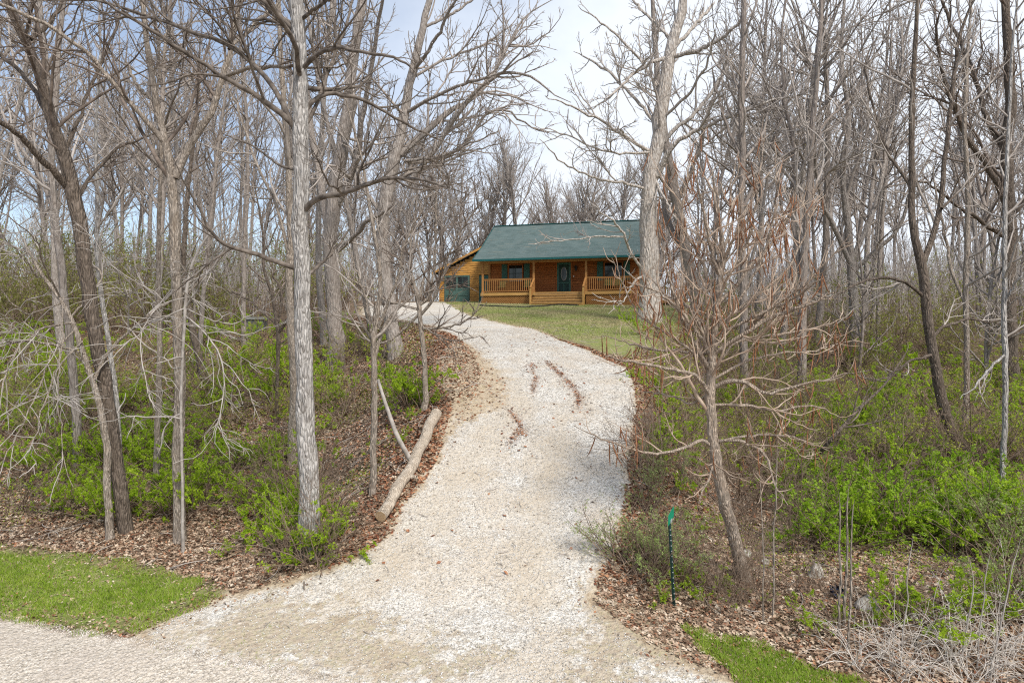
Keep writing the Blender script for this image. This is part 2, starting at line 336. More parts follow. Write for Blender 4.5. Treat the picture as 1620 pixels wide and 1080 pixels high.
def grow(P, R, rate, tr, ang, lf, rf, rmin, up, wig, n, rng, lmin=.15, lmax=9, cap=14, flat=0):
    L = np.linalg.norm(np.diff(P, axis=1), axis=2).sum(1)
    cnt = np.minimum(rng.poisson(L*rate*(tr[1]-tr[0])), cap); idx = np.repeat(np.arange(len(P)), cnt)
    if len(idx) == 0: return np.zeros((0, n, 3)), np.zeros((0, n))
    t = rng.uniform(tr[0], tr[1], len(idx)); f = t*(P.shape[1]-1)-1e-6; i = f.astype(int); fr = (f-i)[:, None]
    pos = P[idx, i]*(1-fr)+P[idx, i+1]*fr; T = nrm(P[idx, i+1]-P[idx, i]); r = R[idx, i]*(1-fr[:, 0])+R[idx, i+1]*fr[:, 0]
    v = rng.normal(size=(len(idx), 3)); v[:, 2] *= (1-flat); v -= (v*T).sum(1, keepdims=True)*T; v = nrm(v)
    a = rng.normal(ang, .22, len(idx))[:, None]
    d = nrm(np.cos(a)*T+np.sin(a)*v)
    ln = np.clip(lf*L[idx]*(1.2-t)*rng.uniform(.45, 1.25, len(idx)), 0, lmax)
    ok = ln > lmin; pos, d, ln, r = pos[ok], d[ok], ln[ok], r[ok]
    pts = [pos]; st = (ln/(n-1))[:, None]
    for k in range(n-1):
        d = nrm(d+wig*rng.normal(size=d.shape)+np.array([0, 0, up])); pts.append(pts[-1]+d*st)
    Pn = np.stack(pts, 1); r0 = np.maximum(np.minimum(r*rf, ln*.0145+.001), rmin)
    s = np.linspace(0, 1, n)[None]
    Rn = r0[:, None]*(1-s)**.8*(1-.12)+rmin*.5
    return Pn, Rn
def leaves(C, Dr, size, rng, up=.6):
    """small bent leaf blades: two triangles folded on the midrib"""
    n = len(C); d = nrm(Dr+rng.normal(size=(n, 3))*.7); nz = nrm(np.array([0, 0, up])+rng.normal(size=(n, 3))*.5)
    s = nrm(np.cross(d, nz)); nz = np.cross(s, d); L_ = size*rng.uniform(.6, 1.3, n)[:, None]
    a = C; b = C+d*L_*.5+s*L_*.32+nz*L_*.1; c = C+d*L_; e = C+d*L_*.5-s*L_*.32+nz*L_*.1
    V = np.stack([a, b, c, e], 1).reshape(-1, 3); F = np.arange(n*4).reshape(-1, 4)
    return V, F
def along(P, rate, rng, t0=.2):
    L = np.linalg.norm(np.diff(P, axis=1), axis=2).sum(1); cnt = rng.poisson(L*rate); idx = np.repeat(np.arange(len(P)), cnt)
    f = rng.uniform(t0, 1, len(idx))*(P.shape[1]-1)-1e-6; i = f.astype(int); fr = (f-i)[:, None]
    return P[idx, i]*(1-fr)+P[idx, i+1]*fr, nrm(P[idx, i+1]-P[idx, i])
def tube_obj(name, groups, mat, parent=None, origin=None, smooth=True, **props):
    if not any(len(g[0]) for g in groups): return None
    V, F = tubes(groups)
    if origin is not None: V = V-np.asarray(origin)
    return link(name, new_mesh(name, V, F.ravel(), 4, mat, smooth), parent, **props)
def copy_tree(o, parent=None):
    c = o.copy(); col.objects.link(c); c.parent = parent
    for ch in list(o.children): copy_tree(ch, c)
    return c

# ------------------------------------------------------------------ the trees near the camera, each traced at its own distance
def fore_tree(name, label, cat, base, trunk, mats, seed, limbs=(), extra=6, D=None, auto=(8, .35, .95, .55, .8), rates=(1.5, 2.6, 3.2), rmin=None, sides=12, flare=1.3, lean=0, up=.05, lf=(.52,.5,.55), group=None, pods=0, old=0, wig=.13, lmax=3.0, limb_crown=False, ext=.09):
    rng = np.random.default_rng(seed)
    b = hit(*base) if D is None else None
    if b is None: D0 = D; X = (base[0]-810)/1080*D0; b = np.array([X, D0, float(H(X, D0))])
    D0 = b[1]; k = D0/1080
    rmin = rmin or .0058*max(D0, 9)/13
    def path(pts, dd):
        pts = list(pts); q = []
        s = np.r_[0, np.cumsum([math.dist(pts[i][:2], pts[i+1][:2]) for i in range(len(pts)-1)])]; s = s/s[-1]
        for (px, py, w_), t in zip(pts, s):
            d_ = D0+dd*t+ (lean*t if dd == 0 else 0); p = at(px, py, d_); q.append([*p, w_/2*d_/1080])
        return q
    tp = path([(base[0], base[1], trunk[0][2]*flare)]+list(trunk), 0); tp[0][:3] = list(b); tp.insert(0, [b[0], b[1], b[2]-.15-tp[0][3]*2.2, tp[0][3]*1.08])
    if extra:
        a_, c_ = np.array(tp[-2][:3]), np.array(tp[-1][:3]); dr = nrm(c_-a_); r0 = tp[-1][3]
        for j in range(1, 5):
            dr = nrm(dr+rng.normal(size=3)*.08+np.array([0, 0, .1])); c_ = c_+dr*extra/4; tp.append([*c_, r0*(1-.22*j)])
    T = resample(tp, 40); P0 = T[None, :, :3]; R0 = T[None, :, 3]
    P0 = P0.copy(); P0[:, 3:, :2] += rng.normal(size=(1, 37, 2))*R0[:, 3:, None]*.12
    R0 = R0*(1+rng.normal(size=R0.shape)*.04)
    big, LP, LR, small0 = [(P0, R0, sides)], [], [], []
    for (pts, dd) in limbs:
        qp = path(pts, dd); a2, c2_ = np.array(qp[-2][:3]), np.array(qp[-1][:3]); d2 = nrm(c2_-a2); tot = sum(math.dist(qp[i][:3], qp[i+1][:3]) for i in range(len(qp)-1)); rl = qp[-1][3]
        for j_ in range(1, 4):
            d2 = nrm(d2+rng.normal(size=3)*.22+np.array([0, 0, .05])); c2_ = c2_+d2*tot*ext; qp.append([*c2_, max(rl*(1-.28*j_), rmin)])
        q = resample(qp, 22); a_ = np.array(q[-2][:3]); c_ = np.array(q[-1][:3])
        q[4:, :3] += rng.normal(size=(18, 3))*.012*D0/13
        LP.append(q[:, :3]); LR.append(q[:, 3])
    if LP:
        LP, LR = np.array(LP), np.array(LR); (small0 if limb_crown else big).append((LP, LR, 8))
    n1, t0, t1, an, l1 = auto
    L0 = np.linalg.norm(np.diff(P0, axis=1), axis=2).sum()
    A, AR = grow(P0, R0, n1/L0/(t1-t0), (t0, t1), an+.35, .28*l1, .5, rmin*2, up+.03, wig*.9, 12, rng, .5, lmax*1.9, 99)
    small = small0
    if len(A): big_auto = (A, AR, 6); small.append(big_auto)
    srcs = [(A, AR, .15)] + ([(LP, LR, .12)] if len(LP) else [])
    lev = []
    for (p, r, t0_) in srcs:
        if len(p) == 0: continue
        c2 = grow(p, r, rates[0]*1.4, (t0_, .98), .75, lf[0], .6, rmin*1.2, up, wig*1.2, 9, rng, .25, lmax, 30); lev.append(c2); small.append((*c2, 5))
    for (p, r) in list(lev):
        c3 = grow(p, r, rates[1]*1.7, (.1, .98), .7, lf[1], .65, rmin*.9, up, wig*1.35, 7, rng, .15, lmax*.5, 14); small.append((*c3, 3)); lev.append(c3)
        if rates[2]:
            c4 = grow(*c3, rates[2]*1.6, (.15, 1), .65, lf[2], .8, rmin*.85, up, wig*1.3, 4, rng, .08, 1.0, 7); small.append((*c4, 3))
    root = empty(name, b, label, cat, group)
    tube_obj('trunk', big, mats[0], root, b)
    cr = tube_obj('crown', [g for g in small if len(g[0])], mats[1], root, b)
    if old:
        Pq = lev[-1][0]; C, Dr = along(Pq, old, rng); V, F = leaves(C, Dr-np.array([0, 0, .4]), .09, rng)
        link('clinging_leaves', new_mesh('clinging_leaves', V-b, F.ravel(), 4, M['oak_leaf']), root)
    return root, b, lev, LP

DK, TN, PL = (M['bark_dark'], M['twig_dark']), (M['bark_tan'], M['twig_grey']), (M['bark_pale'], M['twig_grey'])
fore_tree('leaning_tree', 'dark barked tree leaning left with a tall slanting trunk at the left edge', 'tree', (203,840),
    [(192,800,18.9),(178,680,19.7),(165,590,19.7),(150,520,20.5),(137,440,21.3),(128,370,22.1),(118,310,21.3),(108,262,20.5),(90,215,18),(72,150,15.6),(58,105,13.9),(40,60,13.1),(22,28,12.3),(5,-5,11.5)], DK, 11,
    limbs=[([(110,300,11.8),(82,268,10.5),(50,235,9.78),(20,205,8.36),(-20,180,6.97)], -1.5), ([(85,205,8.36),(60,150,6.97),(25,105,6.27),(-15,75,4.88)], 1.2), ([(48,62,7.67),(70,45,6.27),(90,20,5.58),(105,-15,4.18)], .8),
           ([(100,245,6.97),(120,200,5.58),(140,140,4.88),(175,70,4.18),(200,-10,2.79)], 2), ([(118,320,6.27),(150,270,4.88),(190,230,4.18),(240,215,2.79)], 1.5)], auto=(10,.4,.95,.55,.8), rates=(1.8,2.8,3))
fore_tree('sprawling_tree', 'thin trunk with long drooping pale dead branches, before the dark leaning tree', 'tree', (175,852),
    [(174,830,11),(168,770,11),(172,720,11),(160,650,10),(146,600,9),(132,560,8),(115,510,7),(95,470,6),(70,440,5)], (M['bark_tan'], M['twig_pale']), 12, extra=1.5,
    limbs=[([(150,600,5.25),(165,560,5.25),(210,520,4.5),(260,480,4.5),(310,455,3.75),(335,425,3),(357,395,2.25)], .5), ([(135,560,3.75),(90,545,3.75),(40,540,3),(-20,545,3)], -1.5),
           ([(115,510,3.75),(60,520,3),(20,560,2.25),(0,620,1.5)], -2), ([(110,505,3.75),(150,455,3),(165,440,3),(150,420,2.25)], 1), ([(95,480,3),(40,500,2.25),(10,470,2.25),(-10,440,1.5)], -1),
           ([(120,520,3),(80,560,2.25),(60,620,2.25),(30,680,1.5),(10,720,1.12)], -2), ([(130,540,3),(90,580,2.25),(70,640,2.25),(50,700,1.12)], -2.5),
           ([(95,470,3),(70,420,3),(60,380,2.25),(10,340,1.5)], -2), ([(100,470,3),(96,560,2.25),(90,630,2.25),(100,690,1.12)], -2), ([(60,440,3),(30,400,2.25),(0,370,1.5)], -1)],
    auto=(6,.3,.95,.8,.9), rates=(2.4,3,2), up=-.06, flare=1.4)
fore_tree('forked_tree', 'tan trunk forking into a wide V above the green shrubs, left side', 'tree', (285,857),
    [(284,820,17),(281,720,17),(283,640,16),(283,560,17),(282,500,16),(278,440,15),(276,380,15),(274,320,15),(277,280,16),(268,245,12),(256,210,11),(246,165,10),(240,120,9),(232,70,8),(226,30,8),(224,-10,7)],
    (M['bark_tan'], M['twig_dark']), 13, limbs=[([(277,282,13),(300,225,12),(330,190,11),(345,150,10),(355,112,9),(364,72,8),(374,30,7),(384,-10,6)], .6),
    ([(262,228,8),(232,192,8),(205,160,7),(170,122,7),(148,88,6),(110,62,6),(60,32,6),(0,8,5),(-40,-10,4)], -1.6), ([(362,78,5),(395,45,5),(440,5,4)], 1.2), ([(352,122,6),(400,106,6),(450,106,5),(485,107,4),(540,108,3)], -1.5),
    ([(245,160,6),(220,140,5),(205,112,5)], .5), ([(246,150,4),(255,110,3),(262,60,3)], .5), ([(281,270,4),(250,250,4),(235,205,3)], .5)], auto=(9,.42,.97,.6,.8), rates=(1.7,2.6,2.6))
fore_tree('dead_sprawling_tree', 'pale dead sapling with bent drooping branches against the forked trunk', 'tree', (290,800),
    [(288,740,4),(286,640,4),(289,560,4),(293,487,5),(297,440,4),(310,400,4),(330,370,3),(355,345,2)], (M['twig_pale'], M['twig_pale']), 14, extra=0, D=12.6,
    limbs=[([(293,487,2.98),(310,460,2.98),(335,425,2.48),(357,395,2.48),(355,380,1.49)], -.4), ([(293,487,2.48),(235,513,1.98),(200,545,1.98),(157,583,1.49)], -.6), ([(294,500,2.48),(320,520,2.48),(348,560,2.48),(357,600,1.98),(350,650,1.49),(333,700,0.992)], -.8),
           ([(293,487,2.48),(330,505,1.98),(370,515,1.49),(410,490,0.992)], .8), ([(297,470,1.98),(250,480,1.98),(218,530,1.49),(228,590,1.49),(240,640,0.992)], -1)], auto=(8,.3,.95,.9,1), rates=(2.2,2.6,1.5), up=-.05, wig=.2)
fore_tree('sapling', 'slender straight grey sapling just left of the forked trunk', 'tree', (246,793), [(247,740,9),(251,640,9),(253,560,8),(252,480,7),(250,400,7),(252,320,6),(256,240,5),(250,160,4)], TN, 15, extra=2, auto=(12,.3,.97,.5,.5), rates=(1.6,2.4,2))
fore_tree('tulip_tree', 'tall straight pale grey trunk, the stoutest one left of the driveway', 'tree', (490,880),
    [(489,840,31),(489,780,30),(487,700,28),(484,620,27),(480,560,27),(477,480,26),(477,420,26),(475,340,26),(475,250,25),(475,180,24),(474,120,22),(472,60,22),(470,-5,20)], (M['bark_pale'], M['twig_limb']), 16, extra=7, sides=16, flare=1.25,
    limbs=[([(480,335,9.36),(490,318,9.36),(505,311,9.36),(550,305,8.58),(580,290,7.02),(607,283,6.24),(653,280,4.68),(700,292,3.12)], -1.5), ([(470,205,9.36),(455,185,9.36),(417,160,8.58),(385,140,7.8),(360,127,7.02),(300,87,6.24),(247,53,5.46),(190,20,3.9)], -1),
           ([(470,215,8.58),(450,170,8.58),(435,135,7.8),(402,100,7.02),(360,68,7.02),(290,45,6.24),(235,25,4.68),(140,-5,3.9)], 1.5), ([(480,182,7.8),(490,162,7.02),(507,148,7.02),(550,147,6.24),(590,165,5.46),(627,187,4.68),(680,215,3.12)], 1),
           ([(470,425,8.58),(440,415,7.8),(400,400,7.02),(353,387,6.24),(333,367,4.68),(315,330,3.9),(300,300,3.12)], -1), ([(478,110,7.8),(500,85,7.02),(530,75,6.24),(575,82,5.46),(640,95,3.9)], -1.2), ([(480,205,6.24),(500,170,6.24),(520,110,5.46),(545,50,4.68),(560,-10,3.9)], 1.2),
           ([(470,60,7.02),(440,30,6.24),(410,0,5.46)], 1), ([(478,30,6.24),(510,5,5.46),(540,-10,4.68)], -1), ([(480,440,6.24),(500,425,5.46),(525,400,4.68),(545,375,3.9)], .8), ([(472,270,4.68),(440,262,3.9),(400,230,3.12),(360,215,2.34)], .8)], auto=(18,.4,.97,.75,.8), rates=(1.9,2.8,2.8), limb_crown=True)
fore_tree('slim_tree', 'tan trunk standing close behind the pale grey one, left of the driveway', 'tree', (463,735), [(463,700,14),(466,620,14),(463,560,13),(458,480,12),(460,400,12),(459,300,10),(452,200,9),(445,100,8),(440,0,7)], TN, 17, limbs=[([(456,400,6),(440,330,5),(405,260,4),(380,180,3)], 1)], auto=(9,.35,.97,.5,.8), rates=(1.4,2.2,2.2))
fore_tree('crooked_sapling', 'thin dark crooked double sapling left of the pale grey trunk', 'tree', (437,668), [(438,630,6),(440,560,6),(441,527,7),(436,500,6),(432,470,5),(423,440,5),(415,425,4),(418,380,4),(410,330,3)], DK, 18, extra=2, limbs=[([(441,525,6),(462,495,6),(466,470,5),(470,440,4)], -.4), ([(436,512,3),(400,480,3),(372,462,2)], .5), ([(440,510,4),(448,470,4),(435,440,3),(425,400,3)], .5)], auto=(8,.3,.97,.6,.9), rates=(2,2.6,2.6))
fore_tree('large_tree', 'broad grey brown trunk on the slope behind the pale grey tree', 'tree', (531,585), [(531,560,24.6),(530,500,22.9),(526,440,22.9),(522,380,22.9),(528,320,22.1),(538,260,20.4),(548,190,18.7),(556,110,17),(566,40,15.3),(575,-10,13.6)], (M['bark_wood'], M['twig_brown']), 19, sides=14,
    limbs=[([(525,385,13.6),(512,330,12.8),(505,270,11.9),(490,200,11),(482,120,10.2),(470,50,8.5),(455,-10,7.65)], 3), ([(532,330,11),(552,290,10.2),(568,240,9.35),(575,170,8.5),(590,100,6.8),(600,20,5.95)], -3), ([(530,400,7.65),(560,375,6.8),(580,350,6.8),(610,335,5.1)], -2), ([(527,300,8.5),(560,180,7.65),(558,120,6.8),(530,60,5.95),(525,0,5.1)], 1)], auto=(14,.4,.97,.6,.8), rates=(1,1.7,2.3), lmax=4)
fore_tree('spreading_tree', 'rough brown tree sending long forked limbs right over the driveway toward the pale sky', 'tree', (628,560), [(625,540,22.1),(618,500,21.2),(610,440,20.4),(603,390,20.4),(606,340,20.4),(612,300,20.4),(622,258,20.4),(634,215,17),(642,170,15.3),(650,125,13.6),(660,80,12.8),(670,40,11),(680,-5,10.2)], (M['bark_wood'], M['twig_brown']), 20, sides=14,
    limbs=[([(632,245,11.8),(655,222,11.2),(680,205,10.5),(705,180,9.76),(715,170,8.36),(740,166,6.97),(765,145,6.27),(785,110,5.58),(810,60,4.18),(830,25,2.79),(852,10,2.09)], 2), ([(646,292,9.76),(668,262,9.02),(690,235,8.36),(715,190,7.67),(735,165,6.97),(770,130,6.27),(800,108,4.88),(850,125,3.48),(875,150,2.09)], -2),
           ([(645,258,6.27),(700,252,5.58),(740,225,4.88),(770,175,4.18),(800,170,3.48),(830,195,2.79),(850,210,2.09)], 1), ([(640,255,5.58),(690,250,4.88),(730,235,3.48),(770,215,2.09)], -2), ([(655,110,6.27),(680,80,5.58),(700,40,4.88),(720,0,4.18)], -2), ([(640,180,6.27),(690,150,5.58),(740,130,4.88),(790,120,3.48),(820,90,2.79)], -3),
           ([(605,340,6.97),(575,300,6.27),(560,250,5.58),(540,210,4.18)], 1), ([(668,45,4.88),(720,20,4.18),(760,-10,3.48)], 1), ([(610,300,5.58),(640,275,5.58),(690,262,4.18),(730,245,2.79),(780,230,2.09)], 2), ([(650,125,4.88),(700,95,4.18),(760,75,3.48),(810,40,2.09)], 2)],
    auto=(12,.4,.97,.6,.7), ext=.04, rates=(1.3,2,2.6), lmax=3.2, up=.04)
fore_tree('bushy_sapling', 'small dark many branched tree at the top left bend of the driveway', 'tree', (672,648), [(673,620,9),(672,570,8),(666,520,8),(664,485,8),(655,450,5),(648,420,4),(650,380,3)], (M['bark_tan'], M['twig_dark']), 21, extra=.8,
    limbs=[([(664,482,5),(680,478,5),(684,440,4),(690,400,3),(688,340,3),(693,280,2)], -.4), ([(664,500,5),(690,470,5),(705,420,4),(715,390,3),(735,355,2),(770,315,1.5)], -.8), ([(665,495,5),(640,520,4),(610,545,3),(585,540,2)], .4), ([(665,520,4),(700,520,3),(735,510,3),(752,495,1.5)], -.8), ([(664,490,4),(625,480,4),(600,470,3),(560,445,2)], .6), ([(652,450,4),(630,410,3),(610,380,2)], .6), ([(666,515,3),(710,540,2),(745,535,1.5)], -.8), ([(664,470,4),(672,430,3),(660,390,3),(665,340,2)],.5)],
    auto=(6,.6,.97,.8,1.6), rates=(3,3.4,3), lmax=1.4, old=0)
fore_tree('thin_tree', 'thin straight grey stem beside the fallen log', 'tree', (589,783), [(590,740,10),(592,680,10),(592,600,9),(590,545,9),(596,500,8),(602,460,7),(598,400,6),(585,330,5),(575,260,4)], TN, 22, extra=2, limbs=[([(592,570,6),(604,520,6),(625,490,5),(650,470,3)], .4), ([(590,540,4),(565,500,4),(555,450,3),(530,400,2)], .5), ([(598,520,5),(630,440,4),(640,380,3),(670,330,2)], -.5), ([(592,560,4),(580,480,4),(560,420,3)], -.4)], auto=(12,.35,.97,.7,1), rates=(2.4,3,2.8), lmax=1.6)
fore_tree('dark_tree', 'short dark leaning trunk halfway up the left slope', 'tree', (332,640), [(325,605,13),(315,565,12),(305,520,11),(296,480,9),(290,430,8),(292,360,7),(300,280,6),(310,180,5)], DK, 23, extra=3, auto=(12,.3,.97,.6,.8), rates=(1.4,2.2,2.4))
fore_tree('grey_tree', 'grey brown trunk between the leaning tree and the left edge', 'tree', (125,745), [(123,720,13),(119,640,13),(114,560,12),(104,480,11),(95,410,11),(85,330,10),(80,240,9),(90,140,8),(95,40,7)], (M['bark_wood'], M['twig_brown']), 24, limbs=[([(84,330,6),(60,270,6),(30,230,5),(0,170,4)], .8)], auto=(12,.35,.97,.6,.8), rates=(1.4,2.2,2.4))
fore_tree('beech_sapling', 'smooth pale grey sapling right of the leaning trunk', 'tree', (190,690), [(186,640,7),(176,560,7),(165,500,7),(156,440,7),(152,370,6),(154,300,6),(150,220,5),(156,130,4)], PL, 25, extra=3, D=15.5, auto=(12,.35,.97,.6,.7), rates=(1.5,2.4,2.4))
# right of the driveway
fore_tree('oak_tree', 'massive pale barked oak in front of the right end of the cabin', 'tree', (1027,500), [(1027,490,34),(1027,440,31),(1026,390,29),(1026,340,27),(1028,290,26),(1037,235,22),(1046,180,22),(1052,125,20),(1062,70,18),(1076,30,15),(1082,-10,13)], (M['bark_oak'], M['twig_brown']), 30, D=31, sides=18, flare=1.25,
    limbs=[([(1030,292,10.8),(1045,270,10.1),(1056,240,8.64),(1068,222,7.2),(1095,212,6.48),(1130,194,5.76),(1160,182,5.04),(1217,160,3.6),(1250,155,2.88)], -3), ([(1050,225,7.2),(1065,205,6.48),(1100,180,5.76),(1130,140,5.04),(1160,90,3.6)], 2), ([(1058,92,7.92),(1085,85,7.2),(1112,78,6.48),(1150,55,5.76),(1175,30,4.32)], -2), ([(1055,92,7.2),(1030,98,5.76),(1005,115,5.04),(980,140,4.32),(950,165,2.88)], -3),
           ([(1058,85,6.48),(1100,40,5.76),(1125,10,5.04)], 2), ([(1030,240,5.76),(1000,225,5.04),(960,195,4.32),(920,175,3.6),(880,160,2.16)], -3), ([(1026,300,5.04),(990,290,4.32),(950,285,3.6),(900,265,2.88),(870,240,2.16)], -3), ([(1040,200,5.76),(1000,150,5.04),(960,110,4.32),(925,90,2.88)], 2), ([(1048,150,5.04),(1010,90,4.32),(970,50,3.6),(930,20,2.16)], 1),
           ([(1020,430,5.04),(1002,408,4.32),(990,385,4.32),(985,365,3.6),(970,350,2.88),(950,335,2.16)], -2), ([(990,375,2.88),(950,373,2.16),(900,380,1.8),(860,382,1.08)], -1), ([(1034,280,5.04),(1060,330,3.6),(1080,360,2.88)], -2), ([(1045,190,5.04),(1090,150,4.32),(1120,100,3.6),(1130,60,2.88)], -3), ([(1060,60,5.04),(1030,30,4.32),(1000,0,3.6)], 1), ([(1035,240,4.32),(990,245,3.6),(940,235,2.88),(890,210,2.16),(860,205,1.44)], -2), ([(1024,430,4.32),(1000,450,2.88),(985,480,2.16),(960,475,1.44)], -2)],
    auto=(14,.35,.97,.75,.75), ext=.04, rates=(1.2,1.9,2.3), lmax=3.6, up=.06, old=0, extra=8)
cat_, cb, clev, cLP = fore_tree('catalpa_tree', 'light brown catalpa leaning over the leafy bank, long brown seed pods hanging from its crown', 'tree', (1177,915),
    [(1172,895,22),(1162,855,20),(1147,800,19),(1134,740,18),(1128,690,17),(1124,640,16),(1122,610,16),(1127,565,12),(1130,520,11),(1134,480,11),(1141,440,10),(1145,400,8),(1140,360,6),(1130,320,5),(1128,280,3)], (M['bark_catalpa'], M['twig_catalpa']), 31, extra=0, sides=14, flare=1.25,
    limbs=[([(1124,628,6.24),(1108,598,6.24),(1085,588,6.24),(1060,583,5.46),(1010,574,3.9),(970,568,2.34)], -1.2), ([(1124,705,6.24),(1112,690,6.24),(1090,708,5.46),(1050,717,4.68),(1012,718,3.9),(985,704,3.12),(950,695,2.34),(922,680,1.56)], -1.0), ([(1128,700,5.46),(1140,696,5.46),(1180,698,4.68),(1212,718,3.9),(1222,760,3.12),(1240,790,1.56)], -1),
           ([(1126,615,7.02),(1150,600,7.02),(1185,603,6.24),(1205,628,5.46),(1240,615,4.68),(1300,600,3.12),(1360,590,1.56)], -.8), ([(1128,560,7.8),(1150,545,7.8),(1180,525,7.02),(1215,505,6.24),(1250,490,5.46),(1290,478,3.9),(1330,455,2.34)], -.8), ([(1180,522,5.46),(1215,488,4.68),(1260,470,3.9),(1300,440,2.34)], -1), ([(1132,700,4.68),(1170,690,3.9),(1210,688,3.9),(1255,690,3.12),(1310,712,1.56)], .8),
           ([(1127,570,6.24),(1115,545,6.24),(1098,520,5.46),(1080,495,5.46),(1058,475,3.9),(1030,455,3.12),(1000,450,1.56)], -.8), ([(1128,545,6.24),(1110,510,6.24),(1100,490,5.46),(1080,480,4.68),(1050,465,3.12),(1020,430,1.56)], .8), ([(1140,440,5.46),(1125,400,5.46),(1118,360,4.68),(1110,320,3.12),(1100,280,2.34)], -.6), ([(1140,450,6.24),(1165,420,5.46),(1180,390,5.46),(1192,350,3.9),(1200,300,2.34)], -.5),
           ([(1134,480,7.02),(1165,455,6.24),(1180,430,5.46),(1215,395,4.68),(1240,355,3.12),(1250,310,1.56)], .8), ([(1132,500,5.46),(1120,440,5.46),(1105,400,4.68),(1085,370,3.12),(1070,330,2.34)], .5), ([(1130,620,4.68),(1090,640,3.9),(1060,625,3.12),(1020,618,1.56)], .9), ([(1124,560,5.46),(1080,555,4.68),(1040,555,3.9),(1000,545,2.34),(960,530,1.56)], .6), ([(1128,600,4.68),(1180,570,4.68),(1230,560,3.9),(1290,555,3.12),(1340,540,1.56)], .7), ([(1145,395,4.68),(1160,350,3.9),(1155,300,3.12),(1165,250,1.56)], .3), ([(1126,590,5.46),(1085,520,5.46),(1060,450,3.9),(1045,390,3.12),(1040,330,1.56)], -.7), ([(1127,570,5.46),(1095,480,4.68),(1075,400,3.9),(1080,320,3.12),(1095,240,1.56)], .6), ([(1128,560,5.46),(1165,480,4.68),(1205,420,3.9),(1225,340,3.12),(1230,270,1.56)], -.6), ([(1130,520,5.46),(1190,470,4.68),(1245,430,3.9),(1275,370,3.12),(1290,310,1.56)], .7),
           ([(1134,480,4.68),(1150,400,4.68),(1185,330,3.9),(1205,260,2.34),(1210,220,1.56)], .3), ([(1127,580,4.68),(1060,530,4.68),(1010,500,3.12),(985,450,2.34),(975,420,1.56)], -.5), ([(1141,440,4.68),(1130,380,3.9),(1138,320,3.12),(1120,250,1.56)], -.4), ([(1130,530,4.68),(1200,500,4.68),(1270,455,3.9),(1320,400,2.34),(1345,370,1.56)], -1), ([(1124,640,4.68),(1170,640,4.68),(1230,650,3.9),(1290,640,3.12),(1330,660,1.56)], .5), ([(1127,590,4.68),(1160,540,4.68),(1220,530,3.9),(1290,520,3.12),(1345,500,1.56)], .9), ([(1135,720,3.9),(1120,760,3.12),(1105,790,1.56)], -1)],
    auto=(16,.4,.97,.45,1.3), rates=(3.6,3.2,2.4), ext=.02, lmax=1.2, rmin=.0048, up=.12, wig=.16)
def catalpa_pods():
    rng = np.random.default_rng(5)
    Q = np.concatenate([along(c[0], 3, rng, .5)[0] for c in clev if len(c[0])] + [along(cLP, 5, rng, .5)[0], cLP[:, -1]])
    Q = Q[Q[:, 2] > cb[2]+1.9]; rng.shuffle(Q); Q = Q[:400]
    PP, RR = [], []
    for q in Q:
        L_ = rng.uniform(.24, .44); n = 6; d = np.array([0, 0, -1.])+rng.normal(size=3)*.13; p = q.copy(); pts = [p]
        bend = rng.normal(size=3)*.09
        for k in range(n-1): d = nrm(d+bend); p = p+d*L_/(n-1); pts.append(p)
        PP.append(pts); RR.append([.003,.009,.0105,.010,.008,.003])
    PP, RR = np.array(PP), np.array(RR)
    for i in range(100): tube_obj('seed_pod', [(PP[i:i+1], RR[i:i+1], 5)], M['pod'], cat_, cb)
    tube_obj('seed_pods', [(PP[100:], RR[100:], 5)], M['pod'], cat_, cb, kind='stuff')
catalpa_pods()
fore_tree('dark_forked_tree', 'dark grey trunk curving up to a fork in the green thicket, right side', 'tree', (1524,742), [(1515,715,17),(1498,665,16),(1480,590,15),(1468,510,15),(1462,450,15),(1458,415,15),(1445,375,11),(1441,330,10),(1444,260,9),(1440,190,8),(1446,110,7),(1450,30,6),(1452,-10,5)], (M['bark_dark'], M['twig_grey']), 32,
    limbs=[([(1460,415,10),(1474,385,9),(1488,330,8),(1494,270,7),(1500,200,7),(1508,120,6),(1520,40,5)], .6), ([(1462,470,6),(1440,450,5),(1400,437,5),(1360,445,4),(1320,470,2)], -.8), ([(1472,540,6),(1490,515,5),(1530,505,4),(1580,510,2)], .8), ([(1444,300,5),(1410,250,5),(1385,190,4),(1370,120,3)], .8), ([(1478,560,5),(1440,570,4),(1400,600,3)], -1), ([(1490,330,5),(1520,300,4),(1550,270,3),(1600,250,2)], 1)], auto=(12,.4,.97,.6,.8), rates=(1.5,2.3,2.4))
fore_tree('pale_sapling', 'slender whitish trunk near the right edge', 'tree', (1585,800), [(1584,770,9),(1590,680,8),(1591,600,8),(1588,520,8),(1590,420,7),(1590,320,6),(1596,200,5),(1600,90,4)], PL, 33, extra=3, limbs=[([(1590,560,4),(1560,590,4),(1535,620,2)], -.6), ([(1589,480,4),(1610,440,3),(1640,420,2)], -.5)], auto=(14,.3,.97,.6,.8), rates=(1.6,2.4,2.4))
fore_tree('slender_tree', 'slim grey trunk just right of the dark forked one', 'tree', (1524,725), [(1526,690,9),(1529,620,9),(1530,540,8),(1526,470,8),(1530,400,8),(1532,300,7),(1525,200,6),(1530,90,5)], TN, 34, extra=3, D=20.5, limbs=[([(1527,480,5),(1505,430,5),(1495,370,4),(1480,300,3)], .5)], auto=(14,.35,.97,.6,.8), rates=(1.5,2.3,2.3))
